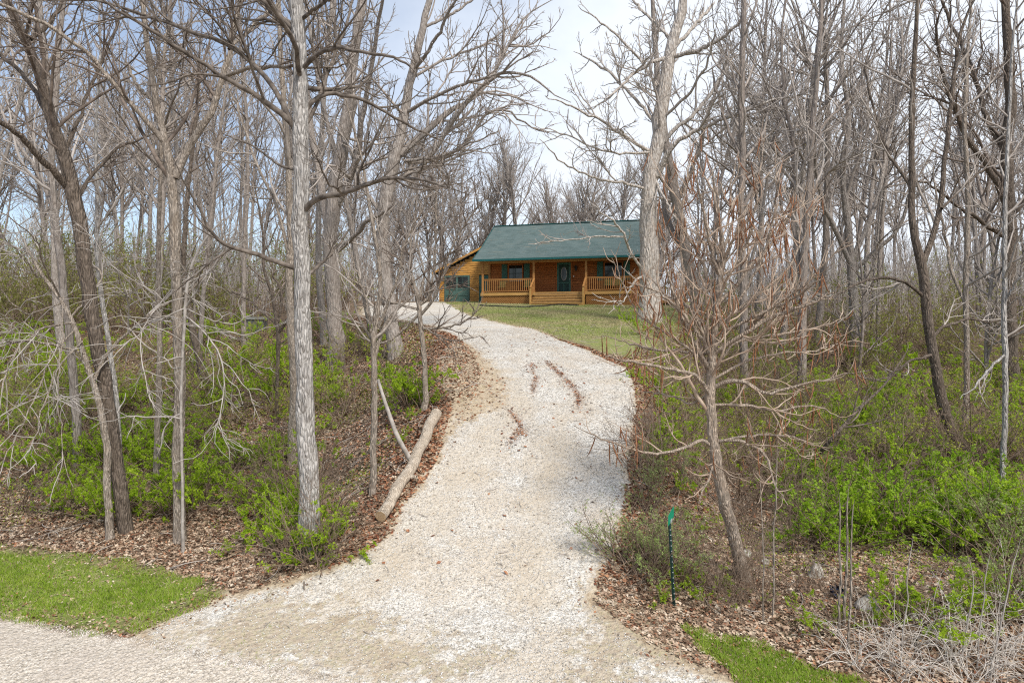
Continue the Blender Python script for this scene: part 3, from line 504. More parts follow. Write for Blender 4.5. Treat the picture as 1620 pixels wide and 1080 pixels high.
fore_tree('tall_tree', 'tall straight dark trunk behind the catalpa crown', 'tree', (1176,600), [(1176,560,12),(1177,480,12),(1175,400,11),(1172,320,11),(1176,240,10),(1172,160,10),(1175,80,9),(1178,-5,8)], (M['bark_wood'], M['twig_brown']), 35, D=28, limbs=[([(1175,330,6),(1195,290,6),(1215,240,5),(1240,180,4),(1260,100,3)], 2), ([(1173,250,5),(1150,200,5),(1130,130,4)], 1)], auto=(20,.3,.97,.5,.8), rates=(1.1,1.8,2.2), lmax=3)
fore_tree('twin_stem_tree', 'pair of grey trunks parting low down, right of the tall straight trunk', 'tree', (1268,600), [(1268,560,12.8),(1270,480,11.9),(1272,400,11),(1280,320,10.2),(1282,240,9.35),(1290,150,7.65),(1296,60,6.8),(1300,-5,5.95)], (M['bark_wood'], M['twig_brown']), 36, D=27, limbs=[([(1270,460,9.35),(1262,400,8.5),(1252,330,7.65),(1258,240,6.8),(1240,150,5.1),(1235,50,4.25)], 2), ([(1280,310,5.1),(1320,260,5.1),(1340,180,4.25),(1380,80,2.55)], -2), ([(1282,260,5.1),(1300,200,4.25),(1350,150,3.4)], 1)], auto=(20,.3,.97,.5,.8), rates=(1.1,1.8,2.2), lmax=3)
fore_tree('burly_tree', 'thick dark crooked tree at the upper right', 'tree', (1600,600), [(1600,560,19.6),(1595,480,18.9),(1600,400,18.2),(1596,320,18.2),(1590,240,16.8),(1600,160,15.4),(1596,80,13.3),(1590,-5,11.2)], DK, 37, D=27, limbs=[([(1594,330,9.8),(1570,270,9.1),(1530,220,7.7),(1500,150,6.3),(1480,70,4.9)], -2), ([(1597,250,8.4),(1560,190,7.7),(1545,120,6.3),(1510,50,4.9),(1490,0,4.2)], 2), ([(1598,380,7),(1550,350,6.3),(1520,330,4.9),(1470,290,3.5)], -2)], auto=(16,.3,.97,.7,.8), rates=(1.1,1.8,2.2), lmax=3)
fore_tree('arching_tree', 'tree with trunk bending into several arching limbs against the sky, behind the green thicket', 'tree', (1352,560), [(1352,520,15),(1350,460,13.5),(1345,400,12.8),(1340,340,11.2),(1330,270,9),(1345,190,7.5),(1330,100,6),(1335,0,4.5)], (M['bark_wood'], M['twig_brown']), 38, D=33, limbs=[([(1348,410,9),(1372,360,8.25),(1395,300,7.5),(1400,230,6),(1425,140,4.5),(1430,50,3)], 2), ([(1346,420,8.25),(1325,370,7.5),(1300,320,6.75),(1285,240,5.25),(1300,150,3.75)], -2), ([(1350,430,6.75),(1380,400,6.75),(1420,370,6),(1440,310,4.5),(1445,220,3)], -2)], auto=(14,.35,.97,.6,.8), rates=(1,1.6,2.2), lmax=3)
fore_tree('cabin_side_tree', 'thick grey trunk leaning toward the oak, just right of it', 'tree', (1105,520), [(1102,470,20.8),(1090,420,19.2),(1075,350,16.8),(1062,280,14.4),(1050,200,12),(1040,120,9.6),(1035,40,8)], (M['bark_wood'], M['twig_brown']), 39, D=38, limbs=[([(1085,400,12),(1065,370,10.4),(1050,330,9.6),(1060,250,7.2)], 2), ([(1070,320,8),(1100,260,7.2),(1120,180,5.6),(1150,90,4)], -2)], auto=(16,.3,.97,.6,.8), rates=(1,1.6,2.2), lmax=3.4)

# ------------------------------------------------------------------ cabin
class MB:
    def __init__(s): s.v = []; s.f = []
    def box(s, x0, x1, y0, y1, z0, z1):
        n = len(s.v); s.v += [(x, y, z) for z in (z0, z1) for y in (y0, y1) for x in (x0, x1)]
        s.f += [tuple(n+i for i in q) for q in ((0,2,3,1),(4,5,7,6),(0,1,5,4),(2,6,7,3),(0,4,6,2),(1,3,7,5))]; return s
    def bar(s, a, b, w_, h):
        a, b = Vector(a), Vector(b); d = (b-a).normalized(); u = Vector((0, 0, 1)).cross(d)
        u = u.normalized() if u.length > 1e-3 else Vector((1, 0, 0)); v = d.cross(u); n = len(s.v)
        for p in (a, b): s.v += [tuple(p+u*i*w_/2+v*j*h/2) for i, j in ((-1,-1),(1,-1),(1,1),(-1,1))]
        s.f += [tuple(n+i for i in q) for q in ((3,2,1,0),(4,5,6,7),(0,1,5,4),(1,2,6,5),(2,3,7,6),(3,0,4,7))]; return s
    def poly(s, pts):
        n = len(s.v); s.v += [tuple(p) for p in pts]; s.f.append(tuple(range(n, n+len(pts)))); return s
    def prism(s, pts, off):
        n = len(s.v); k = len(pts); o = Vector(off); s.v += [tuple(p) for p in pts]+[tuple(Vector(p)+o) for p in pts]
        s.f += [tuple(range(n, n+k))[::-1], tuple(range(n+k, n+2*k))]+[(n+i, n+(i+1) % k, n+k+(i+1) % k, n+k+i) for i in range(k)]; return s
    def tube(s, pts, r, S=8):
        P = np.array(pts, float)[None]; R = np.full(P.shape[:2], float(r)) if np.isscalar(r) else np.array(r, float)[None]
        V, F = tubes([(P, R, S)]); n = len(s.v); s.v += [tuple(x) for x in V]; s.f += [tuple(int(i)+n for i in q) for q in F]
        s.f += [tuple(n+i for i in range(S))[::-1], tuple(n+len(V)-S+i for i in range(S))]; return s
    def build(s, name, mat, parent=None, **props):
        me = bpy.data.meshes.new(name); me.from_pydata(s.v, [], s.f); me.materials.append(mat); me.update()
        return link(name, me, parent, **props)
def wood(name, c1, c2, dark, knots=True):
    t = MT(name, .6); o = t.obj((.6, .2, 7)); n = t.noise(o, 2.2, 4, .6); c = t.ramp(n, [(.3, c1), (.7, c2)])
    b = t.obj((.12, .01, 5.8)); c = t.mix(t.ramp(t.noise(b, 1.0, 1), [(.35,(0,0,0)),(.65,(.4,.4,.4))]), c, tuple(x*.75 for x in c1))
    if knots:
        v = t.voro(t.obj((.8, .01, 2.2)), 1.5); c = t.mix(t.ramp(v.outputs['Distance'], [(.04,(.8,.8,.8)),(.10,(0,0,0))]), c, dark)
    M[name] = t.col(c)
wood('wood_wall', (.27,.088,.020), (.40,.145,.038), (.08,.03,.012)); wood('wood_garage', (.44,.21,.045), (.58,.31,.08), (.16,.06,.02))  # wall wood less weathered than garage, and darkened to paint in porch shade
wood('wood_deck', (.38,.21,.06), (.52,.31,.11), (.2,.1,.04), False); wood('wood_rail', (.31,.14,.04), (.44,.22,.075), (.2,.1,.04), False)
simple('green_paint', (.035,.115,.095), (.050,.15,.12), 8, .5); simple('green_trim', (.010,.075,.075), (.014,.095,.09), 8, .4); simple('green_dark', (.010,.038,.032), (.016,.05,.042), 8, .5)
simple('garage_green', (.06,.115,.095), (.09,.155,.13), 6, .55)
simple('white_paint', (.45,.45,.43), (.55,.55,.53), 8, .5); simple('black_plastic', (.012,.012,.014), (.025,.025,.028), 20, .5)
simple('cushion', (.34,.31,.10), (.44,.40,.15), 20, .9); simple('iron', (.02,.018,.016), (.04,.035,.03), 20, .6); simple('metal', (.30,.31,.32), (.42,.43,.44), 10, .4)
simple('riser', (.22,.13,.05), (.30,.19,.08), 5, .8); simple('under', (.05,.03,.02), (.08,.05,.03), 3, .9)  # riser colour darkened to stand in for shade below the tread nosings
def glassm(name):
    t = MT(name, .06); t.b.inputs['Specular IOR Level'].default_value = .6; M[name] = t.col((.012,.015,.016))
glassm('dark_glass')
def shingle():
    t = MT('shingles', .95); br = N(t.nt, 'ShaderNodeTexBrick'); br.inputs['Scale'].default_value = 1
    br.inputs['Brick Width'].default_value = .33; br.inputs['Row Height'].default_value = .14; br.inputs['Mortar Size'].default_value = .006
    mpn = N(t.nt, 'ShaderNodeMapping'); mpn.inputs['Scale'].default_value = (.8, .8, .8); t.l(t.tc.outputs['Object'], mpn.inputs[0]); t.l(mpn.outputs[0], br.inputs[0])
    br.inputs['Color1'].default_value = (.060,.090,.086,1); br.inputs['Color2'].default_value = (.098,.136,.130,1); br.inputs['Mortar'].default_value = (.03,.075,.065,1); br.inputs['Bias'].default_value = -.1
    o = t.obj(); c = t.mix(t.ramp(t.noise(o, 1.3, 5, .7), [(.4,(0,0,0)),(.7,(.6,.6,.6))]), br.outputs[0], (.115,.15,.145))
    c = t.mix(t.ramp(t.noise(t.obj((.35,5,5)), 1.6, 5, .75), [(.60,(0,0,0)),(.66,(.7,.7,.7))]), c, (.26,.20,.12))
    c = t.mix(t.ramp(t.noise(o, 60, 2, .6), [(.4,(0,0,0)),(.7,(.5,.5,.5))]), c, (.13,.165,.16))
    M['shingles'] = t.col(c); return t.m
shingle()
def boards(mb, u0, u1, z0, z1, y, holes=(), h=.17, top=None, rng=None, depth=.03):
    """lapped boards with a wavy lower edge facing -y; holes = (ua, ub, za, zb)"""
    z = z0
    while z < z1-.02:
        zt = min(z+h, z1); a, b = u0, u1
        if top: a, b = top(zt-.04, a, b)
        cuts = [(a, b)]
        for (ha, hb, hc, hd) in holes:
            if zt > hc+.03 and z < hd-.03:
                nc = []
                for (p, q) in cuts:
                    if hb <= p or ha >= q: nc.append((p, q)); continue
                    if ha > p: nc.append((p, ha))
                    if hb < q: nc.append((hb, q))
                cuts = nc
        for (p, q) in cuts:
            if q-p < .03: continue
            m = max(2, int((q-p)/.16)); us = np.linspace(p, q, m); n = len(mb.v)
            jz = rng.normal(size=m)*.013
            for k in range(m): mb.v += [(us[k], y, zt), (us[k], y-depth, z+.004+jz[k]), (us[k], y+.01, z+.006+jz[k])]
            for k in range(m-1): i = n+3*k; mb.f += [(i+1, i+4, i+3, i), (i+2, i+5, i+4, i+1)]
        z = zt
def cabin():
    rng = np.random.default_rng(3); th = radians(15); O = (-2.16, 48.5, CZ+2.98)
    r = empty('log_cabin', O, 'wooden cabin with green shingle roof, porch and garage at the top of the driveway', 'house', rz=-th)
    L_, Wd, RD, RZ = 11.15, 8.0, 5.0, 5.42
    G = -1.35     # how far walls reach below the floor
    # inner wall mass
    b = MB(); b.box(.02, L_-.02, 1.98, Wd, G, 2.5); b.build('wall_core', M['under'], r)
    b = MB(); hol = [(5.0,6.2,0,2.25),(1.4,2.6,.85,2.22),(8.4,9.8,.85,2.22)]
    boards(b, 0, L_, .0, 2.72, 1.95, hol, rng=rng); f = b.build('wall', M['wood_wall'], r)
    for sx_, nm in ((0, 'end_wall'), (L_, 'end_wall')):
        g = MB(); pts = [(sx_-.03, 1.99, G), (sx_-.03, Wd, G), (sx_-.03, Wd, 3.45), (sx_-.03, RD, RZ-.12), (sx_-.03, 1.99, 3.45)]
        g.prism(pts, (.06, 0, 0)); g.build(nm, M['wood_wall'], r)
    g = MB(); g.box(-.06, .10, 1.84, 1.94, 0, 2.6); g.box(L_-.10, L_+.06, 1.84, 1.94, 0, 2.6); g.build('corner_board', M['wood_rail'], r)
    # roof: front main slope, porch slope, back slope (each a slab)
    ov = .5; x0, x1 = -ov, L_+ov
    g = MB(); prof = [(-.42, 2.26), (1.9, 3.50), (RD, RZ), (8.6, 3.30)]
    thk = .10
    up_ = [(x0, y, z+thk) for y, z in prof]; lo_ = [(x0, y, z) for y, z in prof][::-1]
    g.prism(up_+lo_, (x1-x0, 0, 0)); rf = g.build('roof', M['shingles'], r)
    g = MB(); g.bar((x0, RD, RZ+.115), (x1, RD, RZ+.115), .26, .05); g.build('ridge_cap', M['green_trim'], rf)
    g = MB(); g.box(x0-.02, x1+.02, -.56, -.425, 2.20, 2.34); g.build('gutter', M['green_trim'], rf)
    g = MB()
    for sx_ in (x0-.045, x1+.003):
        for (ya, za), (yb, zb) in zip(prof[:-1], prof[1:]): g.prism([(sx_, ya, za-.06), (sx_, yb, zb-.06), (sx_, yb, zb+.13), (sx_, ya, za+.13)], (.042, 0, 0))
    g.build('rake_board', M['green_trim'], rf)
    g = MB(); g.tube([(8.4,5.8,4.6),(8.4,5.8,6.1)], .10, 10); g.tube([(8.4,5.8,6.1),(8.4,5.8,6.22)], .15, 10); g.build('vent_pipe', M['metal'], rf)
    # porch
    g = MB()
    for k in range(14): g.box(-.05, L_+.05, .0+k*.14, .133+k*.14, -.04, 0)
    g.box(-.07, L_+.07, -.03, -.003, -.20, .004); g.box(-.07, -.04, 0, 1.9, -.20, -.0); g.build('porch_floor', M['wood_deck'], r)
    g = MB(); g.box(-.1, L_+.1, .02, .16, 2.08, 2.245); g.build('porch_beam', M['wood_rail'], r)
    g = MB(); g.box(0, L_, .17, 1.9, 2.215, 2.235); g.build('porch_ceiling', M['wood_wall'], r)
    for u in (.07, 3.79, 7.46, L_-.07):
        g = MB(); g.box(u-.07, u+.07, .02, .16, .005, 2.078); g.box(u-.085, u+.085, .005, .175, .006, .14); g.build('porch_post', M['wood_rail'], r)
    for (ua, ub, kind) in ((.14, 3.72, 0), (7.53, L_-.14, 0)):
        g = MB(); g.box(ua, ub, .045, .135, .95, .99); g.box(ua, ub, .07, .11, .88, .948); g.box(ua, ub, .07, .11, .08, .14); h_ = g.build('railing', M['wood_rail'], r)
        g = MB(); n = int((ub-ua)/.145)
        for k in range(1, n): u = ua+(ub-ua)*k/n; g.box(u-.021, u+.021, .048, .069, .10, .93)
        g.build('baluster', M['wood_rail'], h_)
    # steps
    g = MB(); nst = 4
    for k in range(nst):
        z = -.20*(k+1)
        g.box(3.93, 7.38, -.032-.29*(k+1)-.05, -.034-.29*k+.02, z-.05, z)
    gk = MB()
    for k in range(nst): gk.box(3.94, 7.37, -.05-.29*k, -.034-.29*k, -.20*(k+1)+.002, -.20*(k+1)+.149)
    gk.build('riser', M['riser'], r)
    g.box(3.93, 7.38, -.05-.29*nst, -.034-.29*nst, -1.1, -.20*nst-.037)
    for u in (3.90, 7.38): g.prism([(u, -.034, -.2), (u, -.034, -1.3), (u, -1.22, -1.3), (u, -1.22, -.85)], (.028, 0, 0))
    g.build('steps', M['wood_deck'], r)
    for u in (3.83, 7.45):
        g = MB(); g.box(u-.055, u+.055, -1.16, -1.05, -1.3, .22); n_ = g.build('newel_post', M['wood_deck'], r)
        g = MB(); g.bar((u, .0, .96), (u, -1.12, .27), .13, .04); g.bar((u, .0, .25), (u, -1.06, -.42), .05, .06); h_ = g.build('handrail', M['wood_rail'], r)
        g = MB()
        for k in range(1, 7): y = -.15*k; g.box(u-.02, u+.02, y-.02, y+.02, .25+y*.62, .93+y*.62)
        g.build('baluster', M['wood_rail'], h_)
    # lattice skirting: crossing strips
    for (ua, ub) in ((-.03, 3.86), (7.45, L_+.03)):
        g = MB(); zt, zb = -.205, -.98
        s_ = .13; hh = zt-zb
        for k in range(int((ub-ua+hh)/s_)+1):
            a = ua-hh+k*s_
            for sg, yy in ((1, .035), (-1, .05)):
                p0, p1 = (a, zb), (a+hh, zt)
                if p0[0] < ua: p0 = (ua, zb+(ua-a))
                if p1[0] > ub: p1 = (ub, zb+(ub-a))
                if p1[0]-p0[0] < .03: continue
                if sg < 0: p0, p1 = (p0[0], zt+zb-p0[1]), (p1[0], zt+zb-p1[1])
                g.bar((p0[0], yy, p0[1]), (p1[0], yy, p1[1]), .006, .035)
        g.build('lattice', M['wood_rail'], r)
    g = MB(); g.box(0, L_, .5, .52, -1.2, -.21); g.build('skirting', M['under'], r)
    # door
    g = MB(); g.box(5.0,5.08,1.86,1.95,.0,2.22); g.box(6.08,6.2,1.86,1.95,0,2.22); g.box(5.0,6.2,1.855,1.95,2.223,2.32); g.build('door_frame', M['wood_wall'], r)
    g = MB(); g.box(5.083,6.077,1.90,1.95,.01,2.215); d = g.build('door', M['green_dark'], r)
    g = MB()
    for (a, b_, c_, e) in ((5.083,5.21,.01,2.215),(5.95,6.077,.01,2.215),(5.212,5.948,.72,.80),(5.212,5.948,.01,.12),(5.55,5.61,.122,.718),(5.212,5.948,2.08,2.215)): g.box(a, b_, 1.878, 1.897, c_, e)
    g.build('screen_door_frame', M['green_paint'], d)
    for rad, nm, mt, yy in ((.03, 'oval_trim', 'white_paint', 1.885),):
        k = np.linspace(0, 2*pi, 33); g = MB(); g.tube([(5.58+.20*cos(a), yy, 1.40+.47*sin(a)) for a in k], .014, 6); g.build(nm, M[mt], d)
    g = MB(); k = np.linspace(0, 2*pi, 32, endpoint=False); g.poly([(5.58+.19*cos(a), 1.893, 1.40+.46*sin(a)) for a in k]); g.build('oval_glass', M['dark_glass'], d)
    g = MB(); g.tube([(5.99,1.86,1.02),(5.99,1.878,1.02)], .03, 8); g.build('handle', M['metal'], d)
    for (c_, w_) in ((2.0, 1.16), (9.1, 1.36)):
        a, b_ = c_-w_/2, c_+w_/2
        g = MB(); t_ = .085
        for q in ((a, a+t_, .87, 2.2), (b_-t_, b_, .87, 2.2), (a+t_, b_-t_, 2.115, 2.2), (a+t_, b_-t_, .87, .95)): g.box(q[0], q[1], 1.855, 1.95, q[2], q[3])
        wn = g.build('window', M['wood_wall'], r)
        g = MB(); g.box(a+t_, b_-t_, 1.925, 1.945, .95, 2.115); g.build('pane', M['dark_glass'], wn)
        g = MB(); m_ = (a+b_)/2
        g.box(a+t_, b_-t_, 1.905, 1.924, 1.50, 1.54); g.box(m_-.012, m_+.012, 1.908, 1.924, .95, 1.498); g.box(m_-.012, m_+.012, 1.908, 1.924, 1.542, 2.115); g.build('sash', M['green_dark'], wn)
        for p in (a-.47, b_+.05):
            g = MB(); g.box(p, p+.42, 1.875, 1.915, .87, 2.2)
            for z in np.arange(.95, 2.1, .06): g.box(p+.05, p+.37, 1.862, 1.876, z, z+.035)
            g.build('shutter', M['green_paint'], r)
    g = MB(); g.box(6.42,6.50,1.86,1.915,1.75,1.95); g.prism([(6.36,1.70,1.86),(6.56,1.70,1.86),(6.52,1.70,1.60),(6.40,1.70,1.60)], (0,.16,0)); g.prism([(6.34,1.68,1.88),(6.58,1.68,1.88),(6.46,1.68,1.99)], (0,.2,0)); g.build('wall_lantern', M['iron'], r)
    g = MB(); g.box(6.26,6.32,1.85,1.91,1.14,1.26); g.build('doorbell', M['white_paint'], r)
    # lower side deck to the right
    g = MB(); g.box(L_+.12, L_+2.9, 1.5, 4.5, -.62, -.56); g.box(L_+.12, L_+2.9, 1.47, 1.497, -.78, -.56); sdk = g.build('side_deck', M['wood_rail'], r)
    g = MB(); g.box(L_+.12, L_+2.9, 1.5, 1.6, .26, .30)
    for k in range(19): u = L_+.16+k*.148; g.box(u, u+.04, 1.53, 1.56, -.5, .258)
    for u in (L_+.13, L_+1.5, L_+2.82): g.box(u, u+.09, 1.50, 1.59, -1.5, .36)
    g.build('railing', M['wood_rail'], r)
    # lean-to garage
    def roofz(u): return 3.92+.47*u          # top of the gable wall at u (u <= 0)
    gy = 3.0
    g = MB(); hol = [(-3.95,-1.88,-9,1.62),(-1.15,-.22,-9,1.55)]
    def clip(z, a, b_): return (max(a, (z+.10-3.92)/.47), b_)
    boards(g, -4.3, -.0, -.42, 1.60, gy-.0, hol, rng=rng); boards(g, -4.3, -.0, 1.60, 3.75, gy, (), top=clip, rng=rng); g.build('garage_wall', M['wood_garage'], r)
    g = MB(); g.prism([(-4.28,gy+.03,-.9),(-.05,gy+.03,-.9),(-.05,gy+.03,3.80),(-4.28,gy+.03,1.83)], (0,6.5,0)); g.build('garage_wall_core', M['under'], r)
    g = MB(); g.box(-4.34,-4.22,gy-.06,gy+.02,-.9,1.8); g.box(-4.32,-.02,gy-.05,gy-.03,1.585,1.70); g.build('corner_board', M['wood_garage'], r)
    g = MB(); g.prism([(-4.78,gy-.35,1.72),(-.04,gy-.35,3.945),(-.04,gy-.35,4.03),(-4.78,gy-.35,1.80)], (0,7.2,0)); gr_ = g.build('garage_roof', M['shingles'], r)
    g = MB(); g.prism([(-4.80,gy-.40,1.64),(-.04,gy-.40,3.88),(-.04,gy-.40,4.05),(-4.80,gy-.40,1.81)], (0,.045,0)); g.build('rake_board', M['wood_garage'], gr_)
    g = MB(); g.box(-3.93,-1.90,gy-.01,gy+.015,-.85,1.58); gd = g.build('garage_door', M['garage_green'], r)
    g = MB()
    for (a, b_) in ((-3.93,-3.80),(-2.98,-2.85),(-2.03,-1.90)): g.box(a, b_, gy-.035, gy-.012, -.85, 1.58)
    for (c_, e) in ((-.85,-.45),(.02,.14),(.50,.60),(1.46,1.58)):
        for (a, b_) in ((-3.798,-2.982),(-2.848,-2.032)): g.box(a, b_, gy-.033, gy-.012, c_, e)
    g.build('door_rail', M['garage_green'], gd)
    for a in (-3.78, -2.83):
        for z in (.61, 1.045):
            for q in (0, .40):
                g = MB(); g.box(a+q, a+q+.375, gy-.016, gy-.012, z, z+.41); g.build('pane', M['dark_glass'], gd)
    g = MB(); g.box(-1.13,-.24,gy-.02,gy+.01,-.85,1.52); g.build('side_door', M['green_paint'], r)
    return r
cabin()
TH = radians(15); U_ = np.array([cos(TH), -sin(TH), 0]); V_ = np.array([sin(TH), cos(TH), 0]); O_ = np.array([-2.16, 48.5, CZ+2.98])
def cab(u, d, z): return O_+U_*u+V_*d+np.array([0, 0, z])
def chair(u, label, wide=.5, kind='porch_chair', cat='chair'):
    r = empty(kind, cab(u, 1.1, .002), label, cat, 'chairs on the porch' if kind == 'porch_chair' else None, -TH)
    w_ = wide/2
    g = MB(); g.box(-w_, w_, -.22, .24, .40, .44); g.build('seat', M['iron'], r)
    g = MB(); g.box(-w_+.02, w_-.02, -.20, .20, .442, .50); g.build('seat_cushion', M['cushion'], r)
    g = MB(); g.prism([(-w_+.02, .205, .50), (-w_+.02, .27, .50), (-w_+.02, .36, .92), (-w_+.02, .30, .92)], (wide-.04, 0, 0)); g.build('back_cushion', M['cushion'], r)
    g = MB(); g.bar((-w_, .26, .44), (-w_, .38, .98), .03, .03); g.bar((w_, .26, .44), (w_, .38, .98), .03, .03); g.bar((-w_, .38, .98), (w_, .38, .98), .03, .03); g.build('back_frame', M['iron'], r)
    for sx_ in (-w_, w_):
        g = MB(); g.bar((sx_, -.2, .64), (sx_, .28, .66), .04, .03); g.build('armrest', M['iron'], r)
        for sy in (-.2, .22): g = MB(); g.box(sx_-.016, sx_+.016, sy-.016, sy+.016, 0, .64 if sy < 0 else .40); g.build('leg', M['iron'], r)
chair(1.15, 'dark porch chair with olive cushions behind the left railing, nearer the garage')
chair(3.05, 'dark porch chair with olive cushions behind the left railing, nearer the steps')
chair(9.2, 'wide bench with olive cushions behind the right railing under the window', 1.3, 'porch_bench', 'bench')

# ------------------------------------------------------------------ small things
def line_pts(pts, dz=0, n=None):
    P = np.array([hit(*p)+np.array([0, 0, dz]) for p in pts]); return resample(P, n or len(pts)*6)
hp = line_pts([(757,484),(790,486),(830,487),(862,485),(885,483),(915,484)], 0, 40); hp[:, 2] = H(hp[:, 0], hp[:, 1])+.05
tube_obj('drain_hose', [(hp[None], np.full((1, 40), .055), 8)], M['black_plastic'], label='black corrugated drain hose lying on the lawn before the porch steps', category='hose')
def fallen_log():
    a, m_, b = hit(602,828), hit(655,742), hit(689,662)
    a[2] += .12; m_[2] += .13; b[2] += .12
    P = resample(np.array([[*a, .105], [*m_, .115], [*b, .13]]), 24); rng = np.random.default_rng(2)
    P[:, 2] = np.maximum(P[:, 2], H(P[:, 0], P[:, 1])+.06); P[:, 0] += .02*np.sin(np.arange(24)*.9)
    r = empty('fallen_log', P[12, :3], 'long grey fallen log lying along the left edge of the gravel driveway', 'log')
    R = P[:, 3]*(1+rng.normal(size=24)*.04)
    V, F = tubes([(P[None, :, :3], R[None], 16)]); F = F.tolist()
    c0 = P[12, :3]; me = bpy.data.meshes.new('bark'); me.from_pydata((V-c0).tolist(), [], F); me.materials.append(M['bark_log']); me.polygons.foreach_set('use_smooth', [True]*len(F)); link('bark', me, r)
    for (idx, c) in ((0, 0), (1, 23)):
        ring = V[(0 if idx == 0 else 23*16):][:16]; g = MB(); g.poly([tuple(v-c0) for v in ring]); g.build('cut_end', M['wood_end'], r)
    p = P[7, :3]; q = p+np.array([.24, -.08, .0]); tube_obj('branch_stub', [(np.array([[p, (p+q)/2, q]]), np.array([[.05,.045,.04]]), 8)], M['bark_log'], r, c0)
simple('wood_end', (.40,.28,.16), (.55,.42,.27), 40)
fallen_log()
lp = np.array([hit(648,738)+[0,0,.15], at(628,690,13.9), at(607,630,14.1), at(598,600,14.2)]); lp = resample(lp, 14)
tube_obj('leaning_pole', [(lp[None], np.linspace(.055,.03,14)[None], 8)], M['twig_pale'], label='bare pale dead pole leaning from the fallen log against the thin stem', category='branch')
def marker():
    b = hit(1067, 957); top = at(1059, 826, b[1]-.1)
    r = empty('marker_post', b, 'dark green metal post with small green sign plate, right of the driveway entrance', 'sign')
    g = MB(); d = Vector(top-b); g.bar((0,0,-.15), tuple(d), .036, .024); g.bar(tuple(Vector((.0,-.02,0))-d*.05), tuple(d+Vector((0,-.02,0))), .016, .02); g.build('post', M['green_dark'], r)
    g = MB()
    for k in range(14): p = d*(.08+.9*k/14); g.box(p.x-.008, p.x+.008, p.y-.034, p.y-.031, p.z, p.z+.012)
    g.build('post_holes', M['metal'], r)
    a = math.radians(58); ux = Vector((cos(a)*.24, sin(a)*.24, .09)); c = d+Vector((-.045, -.12, -.02)); n = Vector((sin(a), -cos(a), 0))*.004
    g = MB(); h_ = Vector((0, 0, .15)); g.prism([c, c+ux, c+ux+h_, c+h_], tuple(n)); s_ = g.build('sign_plate', M['sign_green'], r)
    g = MB(); c2 = c+Vector((.005,0,.0))+ux*.35; n2 = n*1.6; q = Vector((0,0,.055)); g.prism([c2+Vector((0,0,-.015)), c2+ux*.25+Vector((0,0,-.015)), c2+ux*.25+q*.5, c2+q*.5], tuple(n2)); g.build('bracket', M['metal'], s_)
simple('sign_green', (.004,.20,.11), (.006,.25,.14), 8, .35)
marker()
def stake():
    b = hit(481, 934); g = MB(); g.box(-.012,.012,-.012,.012,-.05,.11); g.prism([(-.012,-.012,.11),(.012,-.012,.11),(0,-.012,.14)], (0,.024,0)); o = g.build('wooden_stake', M['bark_tan']); o.location = [float(v) for v in b]
    o['label'] = 'tiny wooden stake at the left edge of the driveway entrance'; o['category'] = 'stake'
stake()
def ubox():
    D = 33.; p = at(405, 490, D); x, y = p[0], p[1]; z = float(H(x, y)); zb = CZ+(HZ-492)/1080*D
    r = empty('utility_box', (x, y, z), 'low grey green utility box half hidden among the trees on the left slope', 'box')
    h = .62; g = MB(); g.box(-.45,.45,-.3,.3,-.4,h-.1); g.build('case', M['box_grey'], r)
    g = MB(); g.prism([(-.5,-.35,h-.1),(.5,-.35,h-.1),(.5,-.35,h-.04),(-.5,-.35,h-.04)], (0,.7,0)); g.prism([(-.46,-.3,h-.04),(.46,-.3,h-.04),(.40,-.3,h+.03),(-.40,-.3,h+.03)], (0,.6,0)); g.build('lid', M['box_grey2'], r)
simple('box_grey', (.07,.075,.07), (.12,.125,.115), 6); simple('box_grey2', (.17,.175,.16), (.25,.25,.23), 6)
ubox()
def rockmat(name, a, b):
    t = MT(name, .9); o = t.obj(); n = t.noise(o, 7, 6, .7); t.bump(n, .05); M[name] = t.col(t.ramp(n, [(.35, a), (.62, b)]))
rockmat('limestone', (.22,.19,.15), (.58,.55,.50)); rockmat('sandstone', (.26,.16,.08), (.50,.36,.20))
def rock(px, py, wpx, hpx, label, mat, seed, D=None, name='boulder'):
    import bmesh
    b = hit(px, py); k = b[1]/1080; sx_, sz = wpx*k/2, hpx*k*.75; rng = np.random.default_rng(seed)
    bm = bmesh.new(); bmesh.ops.create_icosphere(bm, subdivisions=4, radius=1)
    ph = rng.uniform(0, 6, 6); dirs = nrm(rng.normal(size=(9, 3))); cut = rng.uniform(.62, .9, 9)
    for v in bm.verts:
        c = np.array(v.co)
        for d_, q in zip(dirs, cut):
            e = c@d_
            if e > q: c = c-d_*(e-q)*.9
        c *= 1+.05*sin(7*c[0]+ph[0])*sin(6*c[2]+ph[1])+.03*sin(15*c[1]+ph[2])*sin(13*c[0]+ph[3])
        v.co = (c[0]*sx_, c[1]*sx_*.8, c[2]*sz)
    me = bpy.data.meshes.new(name); bm.to_mesh(me); bm.free(); me.materials.append(M[mat]); me.polygons.foreach_set('use_smooth', [True]*len(me.polygons))
    o = link(name, me, label=label, category='rock'); o.location = [float(b[0]), float(b[1]+sx_*.5), float(b[2]+sz*.05)]; o.rotation_euler[2] = seed
rock(1293, 915, 34, 26, 'pale boulder half buried in leaves on the bank, the one left of the saplings', 'limestone', 1)
rock(1380, 972, 44, 34, 'pale grey boulder right of the slim saplings at the lower right', 'limestone', 2)
rock(1450, 985, 26, 20, 'small pale rock among the dead canes at the lower right', 'limestone', 3)
rock(1182, 880, 22, 12, 'small white stone beside the foot of the catalpa', 'limestone', 4)
rock(1212, 892, 18, 10, 'flat pale stone on the leaves right of the catalpa foot', 'limestone', 8)
rock(45, 672, 70, 30, 'tan sandstone ledge showing through brush on the left slope', 'sandstone', 5)
rock(1008, 575, 26, 9, 'tan stone at the upper right rim of the driveway', 'sandstone', 6)
